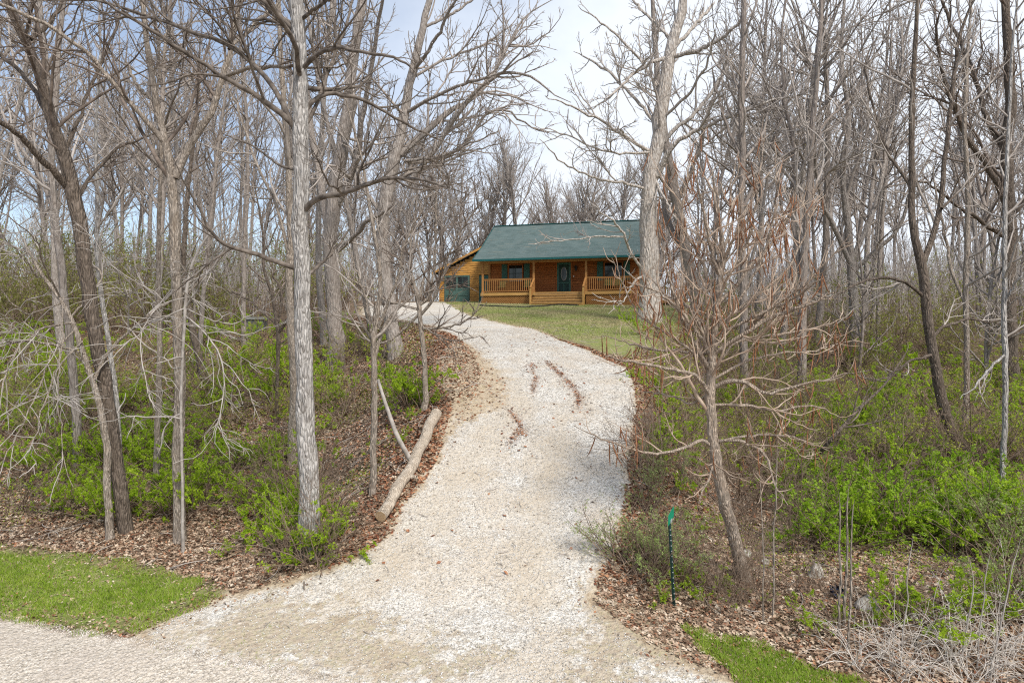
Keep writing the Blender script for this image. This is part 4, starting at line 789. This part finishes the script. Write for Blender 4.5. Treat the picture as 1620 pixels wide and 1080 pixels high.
rock(1018, 710, 30, 22, 'tan weathered stone at the edge of the right bank', 'sandstone', 7)
def sheet():
    b = hit(1325, 948); rng = np.random.default_rng(1); g = MB(); n = 7; W_ = .17
    for i in range(n):
        for j in range(n): g.v.append((W_*(i/(n-1)-.5)+.03*sin(j*2.), .05*sin(i*2.1+j)+.06*j/(n-1), .16*(j/(n-1))+.02*sin(i*1.7+j*2.3)))
    for i in range(n-1):
        for j in range(n-1): a = i*n+j; g.f.append((a, a+n, a+n+1, a+1))
    o = g.build('plastic_sheet', M['blue_plastic']); o.location = [float(b[0]), float(b[1]), float(b[2]+.02)]; o['label'] = 'crumpled dark blue plastic scrap caught behind the slim saplings'; o['category'] = 'litter'
    m_ = o.modifiers.new('thick', 'SOLIDIFY'); m_.thickness = .004
simple('blue_plastic', (.010,.014,.03), (.02,.028,.055), 10, .35)
sheet()

# ------------------------------------------------------------------ woodland kinds (prototypes) and their copies
def proto_tree(seed, Ht, r, style, mats):
    rng = np.random.default_rng(seed); n = 26; s = np.linspace(0, 1, n)
    P = np.zeros((1, n, 3)); P[0, :, 2] = s*Ht
    wob = np.cumsum(np.cumsum(rng.normal(size=(n, 2))*.02, 0), 0)*Ht/20; P[0, :, :2] = wob; P[0, :, 0] += rng.normal()*.08*Ht*s*s
    R = (r*(1-s)**.75*(1+.35*np.exp(-s*30))+.015)[None]
    big = [(P, R, 9)]
    t0, n1, l1, up, ang, rt = {'pole': (.45, 26, .22, .05, .8, 1.0), 'crown': (.28, 30, .42, .07, .75, 1.0), 'fan': (.10, 34, .62, .05, .55, 1.0), 'low': (.12, 26, .40, .05, .8, 1.1)}[style]
    A, AR = grow(P, R, n1/Ht/(.96-t0), (t0, .96), ang, l1, .55, .016, up, .11, 12, rng, .6, Ht*.5, 99); big.append((A, AR, 6))
    sm = []
    c2 = grow(A, AR, 1.6*rt, (.12, .98), .65, .45, .6, .010, up, .15, 8, rng, .3, 5, 18); sm.append((*c2, 4))
    c2b = grow(P, R, 1.2, (t0*.6, 1), .95, .07, .3, .010, up, .15, 7, rng, .3, 2.5, 40); sm.append((*c2b, 4))
    c3 = grow(np.concatenate([c2[0], c2b[0][:, np.r_[0:7, 6]]]), np.concatenate([c2[1], c2b[1][:, np.r_[0:7, 6]]]), 2.5, (.12, 1), .62, .5, .7, .010, up, .16, 5, rng, .2, 2.4, 12); sm.append((*c3, 3))
    c4 = grow(*c3, 2.4, (.2, 1), .6, .55, .8, .0085, up, .14, 4, rng, .12, 1.2, 4); sm.append((*c4, 3))
    root = bpy.data.objects.new('woodland_tree', None)
    V, F = tubes(big); tm = new_mesh('trunk', V, F.ravel(), 4, mats[0], True)
    V, F = tubes(sm); cm = new_mesh('crown', V, F.ravel(), 4, mats[1], True)
    return (tm, cm)
WD = (M['bark_wood'], M['twig_brown']); WG = (M['bark_wood'], M['twig_grey'])
PT = {'pole': [proto_tree(100+i, 20+i, .085+.016*i, 'pole', (WD, WG)[i % 2]) for i in range(4)], 'crown': [proto_tree(110+i, 20+i*1.2, .135, 'crown', (WG, WD)[i % 2]) for i in range(4)],
      'fan': [proto_tree(120+i, 14+i, .17, 'fan', (WD, WG)[i % 2]) for i in range(3)], 'low': [proto_tree(130+i, 8+i*2, .055, 'low', (WG, WD)[i % 2]) for i in range(3)]}
def put(name, parts, loc, rz, sc, label, cat, group, tilt=(0, 0)):
    r = empty(name, loc, label, cat, group, rz); r.scale = sc; r.rotation_euler[0], r.rotation_euler[1] = tilt
    for nm, me in parts: link(nm, me, r)
    return r
R = random.Random(42)
placed = []
def clear_of(x, y, m_=1.0):
    # keep the cabin, driveway and lawn free
    q = np.array([x, y, 0])-np.array([O_[0], O_[1], 0]); u, d = q@U_, q@V_
    if -6 < u < 15.5 and -2.5 < d < 11: return False
    xx, yy = np.array([x]), np.array([y])
    return sdist(DRIVE, xx, yy)[0] < -m_ and sdist(LAWN2, xx, yy)[0] < -.3 and sdist(ROAD, xx, yy)[0] < -1.5 and sdist(LAWN1, xx, yy)[0] < -.3
def woods(n, pxr, Dr, kinds, zone, cat='tree', sc=(.85, 1.15), pw=1.0, gap=1.2, hmax=None):
    k = tries = 0
    while k < n and tries < n*60:
        tries += 1
        px = R.uniform(*pxr); D = Dr[0]+(Dr[1]-Dr[0])*R.random()**pw; x = (px-810)/1080*D
        if not clear_of(x, D, 2): continue
        if any((x-a)**2+(D-b)**2 < gap*gap for a, b in placed): continue
        kind = R.choices(*zip(*kinds))[0]; tm, cm = R.choice(PT[kind]); s = R.uniform(*sc)
        kl = {'pole': 'tall straight slender', 'crown': 'grey brown broad crowned', 'fan': 'wide fanning', 'low': 'small thin'}[kind]
        placed.append((x, D)); w_ = s*R.uniform(.85, 1.2)
        put('woodland_tree', [('trunk', tm), ('crown', cm)], (x, D, float(H(x, D))-.1), R.uniform(0, 6.28), (w_, w_, s), f'{kl} leafless tree {zone}', cat, f'leafless trees {zone}', (R.gauss(0, .055), R.gauss(0, .055)))
        k += 1
woods(25, (-260, 640), (25, 50), [('pole', 5), ('crown', 2), ('low', 3)], 'in the woods on the left slope', pw=.9, gap=2.0)
woods(56, (-150, 700), (46, 100), [('pole', 4), ('crown', 5)], 'in the far woods left of the cabin', sc=(.9, 1.2), gap=2.2)
woods(25, (1090, 1880), (27, 50), [('pole', 5), ('crown', 2), ('low', 3)], 'in the woods on the right slope', pw=.9, gap=2.0)
woods(56, (1060, 1800), (46, 100), [('pole', 4), ('crown', 5)], 'in the far woods right of the cabin', sc=(.9, 1.2), gap=2.2)
woods(16, (710, 1040), (66, 90), [('fan', 1)], 'on the rise behind the cabin', sc=(.95, 1.15), gap=3)
woods(12, (560, 760), (60, 95), [('fan', 1), ('crown', 1)], 'beyond the end of the driveway', sc=(.75, .95), gap=2.5)
woods(10, (470, 700), (56, 75), [('low', 1)], 'beyond the end of the driveway', sc=(.8, 1.1), gap=1.5)
# shrubs
def proto_shrub(seed, Ht, spread, stems, leafmat_, leafsize, rate, mats, arch=0., r0=.012, twr=1.):
    rng = np.random.default_rng(seed); n = 10; d = rng.normal(size=(stems, 3))*spread; d[:, 2] = 1; d = nrm(d)
    pos = np.concatenate([rng.normal(size=(stems, 2))*.10*Ht, np.full((stems, 1), -.05)], 1); ln = Ht*rng.uniform(.55, 1.15, stems)
    pts = [pos]
    for k in range(n-1): d = nrm(d+rng.normal(size=d.shape)*.12-np.array([0, 0, arch*k/n])); pts.append(pts[-1]+d*(ln/(n-1))[:, None])
    P = np.stack(pts, 1); s = np.linspace(0, 1, n); Rr = (r0*(1-.8*s))[None]*rng.uniform(.7, 1.3, (stems, 1))
    c2 = grow(P, Rr, 4.5*twr, (.25, 1), .85, .38, .55, .0032, .03, .14, 7, rng, .12, 1.1, 14)
    c3 = grow(*c2, 6*twr, (.15, 1), .75, .42, .7, .0026, .03, .14, 4, rng, .06, .5, 7)
    V, F = tubes([(P, Rr, 5), (*c2, 3), (*c3, 3)]); st = new_mesh('stems', V, F.ravel(), 4, mats, True)
    if not leafmat_: return [('stems', st)]
    C, Dr = along(np.concatenate([c3[0][:, [0, 1, 2, 3, 3, 3, 3]], c2[0]]), rate, rng, .25)
    C = C+rng.normal(size=C.shape)*.012
    V, F = leaves(C, Dr, leafsize, rng, .9); fo = new_mesh('foliage', V, F.ravel(), 4, leafmat_)
    return [('stems', st), ('foliage', fo)]
SH = {'green': [proto_shrub(200+i, 1.15+.15*i, .55, 12, M['leaf_green'], .050, 120, M['stem_brown'], .12) for i in range(4)],
      'deep': [proto_shrub(220+i, 1.2+.15*i, .6, 13, M['leaf_deep'], .046, 110, M['stem_brown'], .15) for i in range(3)],
      'sage': [proto_shrub(230+i, 1.3+.15*i, .5, 18, M['leaf_sage'], .030, 60, M['stem_brown'], .06) for i in range(3)],
      'bud': [proto_shrub(240+i, 2.0+.4*i, .42, 9, M['leaf_bud'], .05, 15, M['stem_brown'], .05) for i in range(3)],
      'olive': [proto_shrub(250+i, 2.4+.4*i, .45, 10, M['leaf_olive'], .060, 15, M['stem_brown'], .05) for i in range(3)],
      'bare': [proto_shrub(260+i, 1.5+.4*i, .5, 13, None, 0, 0, M['stem_brown'], .05) for i in range(4)],
      'pale': [proto_shrub(270+i, 1.5, .7, 22, None, 0, 0, M['cane_pale'], .45, .009, .3) for i in range(3)]}
SN = {'green': ('honeysuckle_shrub', 'bright green leafy shrub', 'shrub'), 'deep': ('leafy_bush', 'dense green bush', 'bush'), 'sage': ('sage_bush', 'fine leaved grey green bush', 'bush'), 'bud': ('budding_shrub', 'thin shrub with yellow green buds', 'shrub'),
      'olive': ('thicket_shrub', 'tall olive green budding thicket', 'shrub'), 'bare': ('bare_shrub', 'leafless brown twiggy shrub', 'shrub'), 'pale': ('dead_canes', 'tangle of pale dead canes', 'brush')}
def shrub(kind, px, py, zone, s=1., label=None, jit=0):
    b = hit(px, py); nm, lb, ct = SN[kind]; parts = R.choice(SH[kind]); q = s*R.uniform(.85, 1.15)
    if kind not in ('sage',) and sdist(DRIVE, b[0:1], b[1:2])[0] > -.15: return
    put(nm, parts, b-np.array([0, 0, .03]), R.uniform(0, 6.28), (q*R.uniform(.9, 1.2), q*R.uniform(.9, 1.2), q), label or f'{lb} {zone}', ct, f'{lb}s {zone}')
def inpoly(P, x, y): return sdist(np.array(P, float), np.array([float(x)]), np.array([float(y)]))[0] > 0
def scatter(kind, n, P, zone, s=1.):
    xs_, ys_ = [p[0] for p in P], [p[1] for p in P]; k = 0; t = 0
    while k < n and t < 4000:
        t += 1; px, py = R.uniform(min(xs_), max(xs_)), R.uniform(min(ys_), max(ys_))
        if not inpoly(P, px, py): continue
        b = hit(px, py)
        if not clear_of(b[0], b[1], .25 if py > 600 else .8): continue
        shrub(kind, px, py, zone, s); k += 1
LB = [(-60,640),(430,640),(530,700),(535,820),(500,875),(400,880),(300,850),(60,820),(-60,800)]       # left bank
scatter('green', 74, LB, 'on the left bank near the road', .95)
scatter('green', 26, [(-60,540),(260,540),(260,740),(-60,760)], 'on the left bank under the drooping dead branches', 1.0)
scatter('deep', 5, [(-60,640),(300,640),(400,820),(60,800)], 'on the left bank near the road', .8)
scatter('bare', 18, LB, 'on the left bank near the road', .75)
scatter('green', 80, [(-40,480),(560,520),(660,560),(680,640),(560,660),(-40,640)], 'halfway up the left slope', 1.2)
scatter('bare', 22, [(-60,470),(600,500),(660,600),(560,680),(-60,680)], 'halfway up the left slope', 1.)
scatter('bud', 60, [(-60,475),(600,500),(650,600),(400,700),(-60,700)], 'halfway up the left slope', .8)
scatter('olive', 60, [(-60,448),(600,468),(560,520),(-60,545)], 'in the understory below the left woods', 1.55)
scatter('bare', 16, [(480,478),(660,472),(640,476),(500,500)], 'behind the upper end of the driveway', 1.4)
for p in ((455,886),(480,890),(503,888),(470,868),(505,858),(520,866),(400,862),(430,840)): shrub('green', *p, 'beside the foot of the stout pale grey trunk', .88)
for p in ((465,890),(515,890),(495,896),(525,872),(500,800),(515,835),(470,830)): shrub('bare', *p, 'beside the foot of the stout pale grey trunk', .8)
for p in ((628,700),(645,668),(690,640)): shrub('green', *p, 'behind the upper end of the fallen log', .5)
RB = [(1060,760),(1230,740),(1560,760),(1700,800),(1700,960),(1480,940),(1330,900),(1200,860),(1040,880)]
scatter('deep', 22, [(1220,760),(1560,770),(1600,900),(1400,900),(1260,870)], 'filling the hollow right of the catalpa', 1.15)
scatter('green', 34, [(1200,700),(1570,750),(1700,900),(1400,900),(1260,860)], 'filling the hollow right of the catalpa', 1.1)
scatter('green', 34, [(1010,560),(1300,600),(1300,720),(1040,760)], 'on the right bank behind the catalpa', .8)
scatter('sage', 10, [(1005,690),(1050,720),(1100,920),(1000,930)], 'on the right rim of the driveway', .7)
scatter('bare', 28, [(1120,620),(1700,620),(1700,900),(1400,880),(1160,800)], 'in the brush of the right hollow', 1.25)
scatter('bare', 16, [(1010,600),(1150,600),(1120,800),(1010,760)], 'on the steep right bank of the driveway', .85)
for p in ((690,478),(678,477),(666,477),(652,476),(700,477),(640,477)): shrub('bare', *p, 'at the left corner of the garage', 1.9)
scatter('green', 10, [(1000,600),(1120,620),(1110,860),(1000,800)], 'on the steep right bank of the driveway', .6)
scatter('bare', 30, [(1020,600),(1700,640),(1700,760),(1060,760)], 'in the thicket on the right slope', 1.05)
scatter('bud', 60, [(1050,560),(1700,560),(1700,760),(1060,760)], 'in the thicket on the right slope', .95)
scatter('green', 72, [(1150,550),(1700,600),(1700,740),(1260,740)], 'in the thicket on the right slope', 1.3)
scatter('olive', 60, [(1110,470),(1720,450),(1720,610),(1110,590)], 'in the understory below the right woods', 1.45)
scatter('bare', 40, [(1110,470),(1720,450),(1720,640),(1110,620)], 'in the understory below the right woods', 1.3)
scatter('bare', 12, [(1060,760),(1300,760),(1330,950),(1080,930)], 'on the leafy bank around the catalpa foot', .6)
for p in ((1000,905),(1025,920),(992,885),(1040,900)): shrub('sage', *p, 'at the foot of the green marker post', .85)
for p in ((1045,535),(1075,545),(1020,530),(1095,530)): shrub('green', *p, 'below the oak at the edge of the upper lawn', .9)
for p in ((1600,880),(1640,930),(1580,930),(1560,880),(1620,980)): shrub('sage', *p, 'at the lower right corner behind the dead canes', 1.)
for p in ((1400,1040),(1450,1030),(1500,1050),(1560,1040),(1600,1060),(1540,1010),(1430,1075),(1520,1078),(1360,1050),(1580,970),(1500,1020),(1610,1035),(1560,1075),(1640,990)): shrub('pale', *p, 'along the road at the lower right', .7)
for p in ((1105,930),(1085,940),(1120,960),(1050,955),(1150,935)): shrub('green', *p, 'low in the leaves around the green marker post', .38)
scatter('bare', 10, [(1060,900),(1200,930),(1260,990),(1120,970)], 'low in the leaves around the green marker post', .45)
for p in ((1480,985),(1530,975),(1450,1000),(1580,1000),(1420,985),(1610,970)): shrub('green', *p, 'growing up through the dead canes at the lower right', .75)
for p in ((1210,930),(1260,930),(1310,940),(1350,960),(1270,905),(1400,960),(1440,1000),(1330,985)): shrub('bare', *p, 'among the pale boulders at the lower right', .55)
for p in ((1390,990),(1440,960),(1520,960),(1330,985),(1290,1000),(1240,960)): shrub('green', *p, 'low among the canes at the lower right', .4)
# slim saplings at the lower right, each its own thing
for i, (bx, by, tx, ty, wd, lb) in enumerate([(1327,1008,1330,815,4.5,'straight brown sapling stem, leftmost of the three before the blue plastic scrap'), (1336,990,1340,800,5,'straight brown sapling stem, middle of the three before the blue plastic scrap'), (1343,1030,1348,825,5,'straight brown sapling stem, rightmost of the three before the blue plastic scrap'),
        (1222,975,1226,740,4,'straight thin brown stem rising from the leaves between catalpa and saplings'), (1208,985,1205,790,3,'very thin brown stem just right of the catalpa foot'), (1425,1050,1440,880,3,'whitish dead upright cane at the left of the tangle'), (1520,1060,1540,920,3.5,'whitish dead upright cane in the middle of the tangle'),
        (1545,1060,1560,905,3,'tall whitish dead cane leaning right in the tangle'), (1565,1070,1604,885,3,'tall whitish dead cane at the right of the tangle'), (1412,1055,1416,900,2,'thin grey dead cane left of the whitish ones')]):
    m_ = (M['bark_tan'], M['twig_brown']) if i < 5 else (M['twig_pale'], M['twig_pale'])
    fore_tree('young_sapling' if i < 5 else 'dead_cane', lb, 'sapling' if i < 5 else 'cane', (bx, by), [(bx+(tx-bx)*t+R.gauss(0, 1.2), by+(ty-by)*t, wd*(1-.5*t)) for t in (.15, .3, .45, .6, .75, .9, 1)], m_, 300+i, extra=.3, auto=(7, .45, .97, .4, .9), rates=(2, 2, 0), flare=1.1, lmax=.5, sides=6)
def thicket():
    rng = np.random.default_rng(8); n = 5200; D = rng.uniform(38, 105, n); px = np.where(rng.random(n) < .5, rng.uniform(-150, 690, n), rng.uniform(1050, 1800, n)); x = (px-810)/1080*D
    q = (x-O_[0])*U_[0]+(D-O_[1])*U_[1]; q2 = (x-O_[0])*V_[0]+(D-O_[1])*V_[1]
    ok = ~((q > -8) & (q < 17) & (q2 > -9) & (q2 < 12)) & (sdist(DRIVE, x, D) < -1) & (sdist(LAWN2, x, D) < -1); x, D = x[ok], D[ok]; n = len(x)
    h = rng.uniform(2.5, 7.5, n); P = [np.stack([x, D, H(x, D)-.1], 1)]; d = nrm(np.concatenate([rng.normal(size=(n, 2))*.14, np.ones((n, 1))], 1))
    for k in range(8): d = nrm(d+rng.normal(size=d.shape)*.07); P.append(P[-1]+d*(h/8)[:, None])
    P = np.stack(P, 1); Rr = np.linspace(.022, .008, 9)[None]*rng.uniform(.7, 1.5, (n, 1))
    c2 = grow(P, Rr, 1.4, (.2, 1), .65, .30, .6, .008, .05, .14, 6, rng, .3, 2.4, 12); c3 = grow(*c2, 1.7, (.2, 1), .6, .5, .8, .006, .03, .15, 4, rng, .2, 1.2, 4)
    tube_obj('far_thicket', [(P, Rr, 4), (*c2, 3), (*c3, 3)], M['twig_brown'], kind='stuff', label='grey brown mass of thin far saplings and brush on the wooded slopes', category='thicket')
thicket()
# fallen dark limb in the right hollow
fl = resample(np.array([hit(1268,770)+[0,0,.25], at(1310,700,15.5), at(1365,640,16), at(1400,610,16.3), at(1432,560,16.8)]), 20)
rt = empty('fallen_limb', fl[0], 'blackish dead limb slanting up out of the green hollow right of the catalpa', 'branch')
rg = np.random.default_rng(9); g2 = grow(fl[None], np.linspace(.06,.02,20)[None], 2.2, (.3, 1), .8, .45, .6, .006, .08, .2, 8, rg, .3, 1.5); g3 = grow(*g2, 3, (.2,1), .7, .4, .6, .005, .05, .2, 5, rg, .1)
tube_obj('limb', [(fl[None], np.linspace(.06,.02,20)[None], 8)], M['bark_dark'], rt, fl[0]); tube_obj('twigs', [(*g2, 4), (*g3, 3)], M['twig_dark'], rt, fl[0])

# ------------------------------------------------------------------ countless litter: leaves, stones, blades, sticks
rng = np.random.default_rng(77)
def sample_area(n, pxr, Dr, p=1.0):
    """random ground points in a wedge, denser near"""
    D = Dr[0]+(Dr[1]-Dr[0])*rng.random(n)**p; x = (rng.uniform(*pxr, n)-810)/1080*D; return x, D
def flat_leaves(x, y, size, dz, curl=.5):
    n = len(x); C = np.stack([x, y, H(x, y)+dz], 1); a = rng.uniform(0, 2*pi, n); d = np.stack([np.cos(a), np.sin(a), rng.normal(size=n)*.35], 1)
    s = np.stack([-np.sin(a), np.cos(a), rng.normal(size=n)*.35], 1); L_ = (size*rng.uniform(.5, 1.4, n))[:, None]; up_ = np.array([0, 0, 1.])*(rng.uniform(.0, curl, n))[:, None]
    V = np.stack([C-d*L_*.5, C+s*L_*.34+up_*L_*.4, C+d*L_*.5+up_*L_*.3, C-s*L_*.34+up_*L_*.4], 1).reshape(-1, 3); return V, np.arange(n*4)
def keep(x, y, f): m_ = f(x, y); return x[m_], y[m_]
x, y = sample_area(760000, (-200, 1820), (8, 34), .62)
x2, y2 = sample_area(230000, (-60, 1680), (8, 14.5), 1.); x, y = np.r_[x, x2], np.r_[y, y2]; dd = sdist(DRIVE, x, y); rr = sdist(ROAD, x, y); l1 = np.maximum(sdist(LAWN1, x, y), sdist(LAWN3, x, y)); l2 = sdist(LAWN2, x, y); dr_ = sdist(DIRT, x, y)
pr_ = rng.random(len(x)); nz_ = pseudo(x*1.7+3, y*1.7)
ok = (rr < -.05) & (((dd < -.12) & (l1 < -.0) & (l2 < 0) & (pr_ < .46+.26*nz_)) | ((dd > -.12) & (dd < .25) & (pr_ < .02)) | ((l1 > 0) & (pr_ < .03+.10*np.exp(-np.clip(l1, 0, 9)*1.4))) | ((l1 > -.5) & (l1 < 0) & (dd < -.1) & (pr_ < .4)))
x, y = x[ok], y[ok]; red = rng.random(len(x)) < np.where(y > 15, .3, .12); V, F = flat_leaves(x[red], y[red], np.where(y[red] < 14, .050, .064), .008); link('warm_leaf_litter', new_mesh('warm_leaf_litter', V, F, 4, M['red_leaf']), kind='stuff', label='reddish dead leaves mixed into the litter of the slopes', category='leaves')
x, y = x[~red], y[~red]; V, F = flat_leaves(x, y, np.where(y < 14, .050, .062), .008); link('leaf_litter', new_mesh('leaf_litter', V, F, 4, M['dead_leaf']), kind='stuff', label='dead brown leaves covering the forest floor', category='leaves')
# redder drift leaves along the driveway edges and in the ruts
x, y = sample_area(260000, (520, 1120), (10.5, 27), .8); dd = sdist(DRIVE, x, y); l2 = sdist(LAWN2, x, y); dr_ = sdist(DIRT, x, y)
ru = np.full(len(x), 9.)
for P_, w_ in zip(RUTS, RUTW): ru = np.minimum(ru, ldist(P_, x, y)-w_*1.2)
pr_ = rng.random(len(x)); ok = ((dd < -.02) & (dd > -2.2) & (l2 < 0) & (pr_ < .35*np.exp(dd*1.1))) & (dr_ < 0) | ((ru < .03) & (pr_ < .14+.22*pseudo(x*5, y*5))) | ((ru < .35) & (pr_ < .012)) | ((dd > 0) & (pr_ < .0014)) | ((dr_ > 0) & (pr_ < .03))
x, y = x[ok], y[ok]; V, F = flat_leaves(x, y, .075, .008); link('drifted_leaves', new_mesh('drifted_leaves', V, F, 4, M['red_leaf']), kind='stuff', label='reddish brown leaves drifted along the driveway and in its ruts', category='leaves')
def pebbles(name, x, y, size, mat, label, cat):
    n = len(x); s = size*rng.uniform(.45, 1.5, n)**1.2; C = np.stack([x, y, H(x, y)+s*.18], 1)
    base = np.array([[1,0,0],[0,1,0],[-1,0,0],[0,-1,0],[0,0,.75],[0,0,-.6]]); V = base[None]*s[:, None, None]*rng.uniform(.55, 1.1, (n, 6, 1))*.5
    a = rng.uniform(0, 2*pi, n); ca, sa = np.cos(a), np.sin(a); X = V[:, :, 0]*ca[:, None]-V[:, :, 1]*sa[:, None]; Y = V[:, :, 0]*sa[:, None]+V[:, :, 1]*ca[:, None]
    V = np.stack([X, Y, V[:, :, 2]], 2)+C[:, None]; f = np.array([[0,1,4],[1,2,4],[2,3,4],[3,0,4],[1,0,5],[2,1,5],[3,2,5],[0,3,5]])
    F = (f[None]+(np.arange(n)*6)[:, None, None]).ravel(); link(name, new_mesh(name, V.reshape(-1, 3), F, 3, mat), kind='stuff', label=label, category=cat)
x, y = sample_area(520000, (150, 1150), (7.5, 28), .75); dd = sdist(DRIVE, x, y); rr = sdist(ROAD, x, y); dr_ = sdist(DIRT, x, y); mx_ = np.maximum(sdist(GRAVELMIX, x, y), sdist(MIX2, x, y)); tr_ = np.maximum.reduce([sdist(t_, x, y) for t_ in TRACKS]); pr_ = rng.random(len(x))
ok = (dd+.15*pseudo(x*3, y*3) > .02) & (rr < .25) & (pr_ < np.where(dr_ > 0, .12, np.where(mx_ > 0, .20, np.where(tr_ > 0, .32, .5)))); pebbles('gravel_stones', x[ok], y[ok], .023, M['stone'], 'loose white limestone pieces on the driveway', 'gravel')
x, y = sample_area(90000, (-120, 900), (7.4, 12.5), .9); rr = sdist(ROAD, x, y); ok = (rr > -.1); pebbles('road_chips', x[ok], y[ok]+0, .022, M['road_stone'], 'loose pinkish stone chips on the road', 'gravel')
def blades(name, x, y, h, w_, mat, label):
    n = len(x); C = np.stack([x, y, H(x, y)-.005], 1); a = rng.uniform(0, 2*pi, n); s = np.stack([np.cos(a), np.sin(a), 0*a], 1)*w_; hh = (h*rng.uniform(.5, 1.4, n))[:, None]
    b = rng.normal(size=(n, 3))*.45; b[:, 2] = 1; m_ = C+b*hh*.5; b2 = b+rng.normal(size=(n, 3))*.5; b2[:, 2] = .75; t = m_+b2*hh*.5
    V = np.stack([C-s, C+s, m_+s*.7, m_-s*.7, t], 1).reshape(-1, 3); k = (np.arange(n)*5)[:, None]
    F = np.concatenate([np.hstack([k, k+1, k+2]), np.hstack([k, k+2, k+3]), np.hstack([k+3, k+2, k+4])]).ravel()
    link(name, new_mesh(name, V, F, 3, mat), kind='stuff', label=label, category='grass')
x, y = sample_area(230000, (-80, 480), (8.8, 14.5), 1.0); l1 = sdist(LAWN1, x, y)+.22*pseudo(x*3, y*3); up2 = sdist(np.vstack([LAWN1[0:7]+np.array([0,0]), LAWN1[10:]]), x, y) ; ok = (l1 > 0) & (rng.random(len(x)) < np.clip(.0+l1*.55+.6*pseudo(x*2.2+5, y*2.6)+.35*pseudo(x*7, y*6), 0.03, .95)); dy = rng.random(len(x)) < .14; blades('dead_grass_blades', x[ok & dy], y[ok & dy], .07, .0045, M['blade_straw'], 'dead straw blades among the fresh grass at the lower left'); ok &= ~dy; blades('grass_blades', x[ok], y[ok], .075, .0045, M['blade'], 'fresh green grass beside the road at the lower left')
x, y = sample_area(60000, (1040, 1420), (7.5, 10.5), 1.0); l1 = sdist(LAWN3, x, y)+.25*pseudo(x*3, y*3); ok = (l1 > -.08) & (rng.random(len(x)) < .6); blades('roadside_grass', x[ok], y[ok], .07, .0045, M['blade'], 'strip of green grass beside the driveway entrance at the lower right')
x, y = sample_area(150000, (690, 1130), (25, 50), .8); l2 = sdist(LAWN2, x, y)+.25*pseudo(x*2, y*2); ok = (l2 > 0) ; q = (x-O_[0])*U_[0]+(y-O_[1])*U_[1]; q2 = (x-O_[0])*V_[0]+(y-O_[1])*V_[1]; ok = (l2 > 0) & ~((q2 > -.1) & (q > -.2)) & ~((q2 > 2.9)); x, y = x[ok], y[ok]; st = pseudo(x*.9+1, y*.8)+.7*pseudo(x*2.7, y*2.3)+rng.normal(size=len(x))*.25 > -.12
blades('lawn_blades', x[~st], y[~st], .07, .010, M['blade_dry'], 'short green grass of the upper lawn'); blades('dry_lawn_blades', x[st], y[st], .06, .010, M['blade_straw'], 'patches of dry straw coloured grass on the upper lawn')
# tufts scattered on gravel edges / dirt
x, y = sample_area(40000, (230, 1200), (8, 24), .8); dd = sdist(DRIVE, x, y); n2 = pseudo(x*4.1, y*4.7+1)+.6*pseudo(x*1.3, y*1.1); rr = sdist(ROAD, x, y)
ok = (dd > -.35) & (dd < .5) & (n2 > .48) | (dd > -.4) & (np.maximum(sdist(GRAVELMIX, x, y), sdist(MIX2, x, y)) > 0) & (n2 > .38) | (np.abs(rr) < .22) & (dd > -.2) & (n2 > .15) | (sdist(DIRT, x, y) > 0) & (n2 > .55); ok &= rng.random(len(x)) < .7
blades('grass_tufts', x[ok], y[ok], .045, .004, M['blade_dry'], 'sparse grass tufts sprouting at the gravel edges')
# green ground cover low in the woods
x, y = sample_area(300000, (-150, 1780), (11, 30), .8); dd = sdist(DRIVE, x, y); n2 = pseudo(x*.8+2, y*.9)+.5*pseudo(x*2.3, y*2.1); l1 = sdist(LAWN1, x, y)
ok = (dd < -1.0) & (l1 < -.6) & (n2 > .0) & (rng.random(len(x)) < .42) & (sdist(LAWN2, x, y) < 0) & ((x > 0) | (y > 13.2)); x, y = x[ok], y[ok]
C = np.stack([x, y, H(x, y)+rng.uniform(.02, .28, len(x))], 1); V, F = leaves(C, rng.normal(size=C.shape), .035, rng, 1.); link('ground_cover', new_mesh('ground_cover', V, F.ravel(), 4, M['leaf_green']), kind='stuff', label='low green seedlings and sprouting leaves over the forest floor', category='ground cover')
def sticks(n, pxr, Dr, f, ln, r, mat, name, label):
    x, y = sample_area(n*4, pxr, Dr, .8); x, y = keep(x, y, f); x, y = x[:n], y[:n]; n = len(x); a = rng.uniform(0, 2*pi, n); L_ = ln*rng.uniform(.3, 1.3, n)
    P = []
    for t in np.linspace(-.5, .5, 5): px_ = x+np.cos(a+t*.5)*L_*t; py_ = y+np.sin(a+t*.5)*L_*t; P.append(np.stack([px_, py_, H(px_, py_)+r+.012+rng.uniform(0, .01, n)], 1))
    P = np.stack(P, 1); R_ = np.tile(np.array([.8, 1, 1, .8, .5])*r, (n, 1))*rng.uniform(.6, 1.3, (n, 1)); tube_obj(name, [(P, R_, 4)], mat, kind='stuff', label=label, category='twigs')
sticks(130, (300, 1100), (8, 26), lambda x, y: (sdist(DRIVE, x, y) > .1), .22, .005, M['twig_brown'], 'fallen_twigs', 'small dark twigs lying on the gravel')
sticks(1500, (-150, 1780), (10, 30), lambda x, y: (sdist(DRIVE, x, y) < -.2) & (sdist(LAWN1, x, y) < 0) & (sdist(ROAD, x, y) < -.5), .6, .008, M['twig_grey'], 'forest_twigs', 'fallen twigs lying over the leaf litter')
print('objects', len(bpy.data.objects), 'tris', sum(len(m.polygons) for m in bpy.data.meshes))
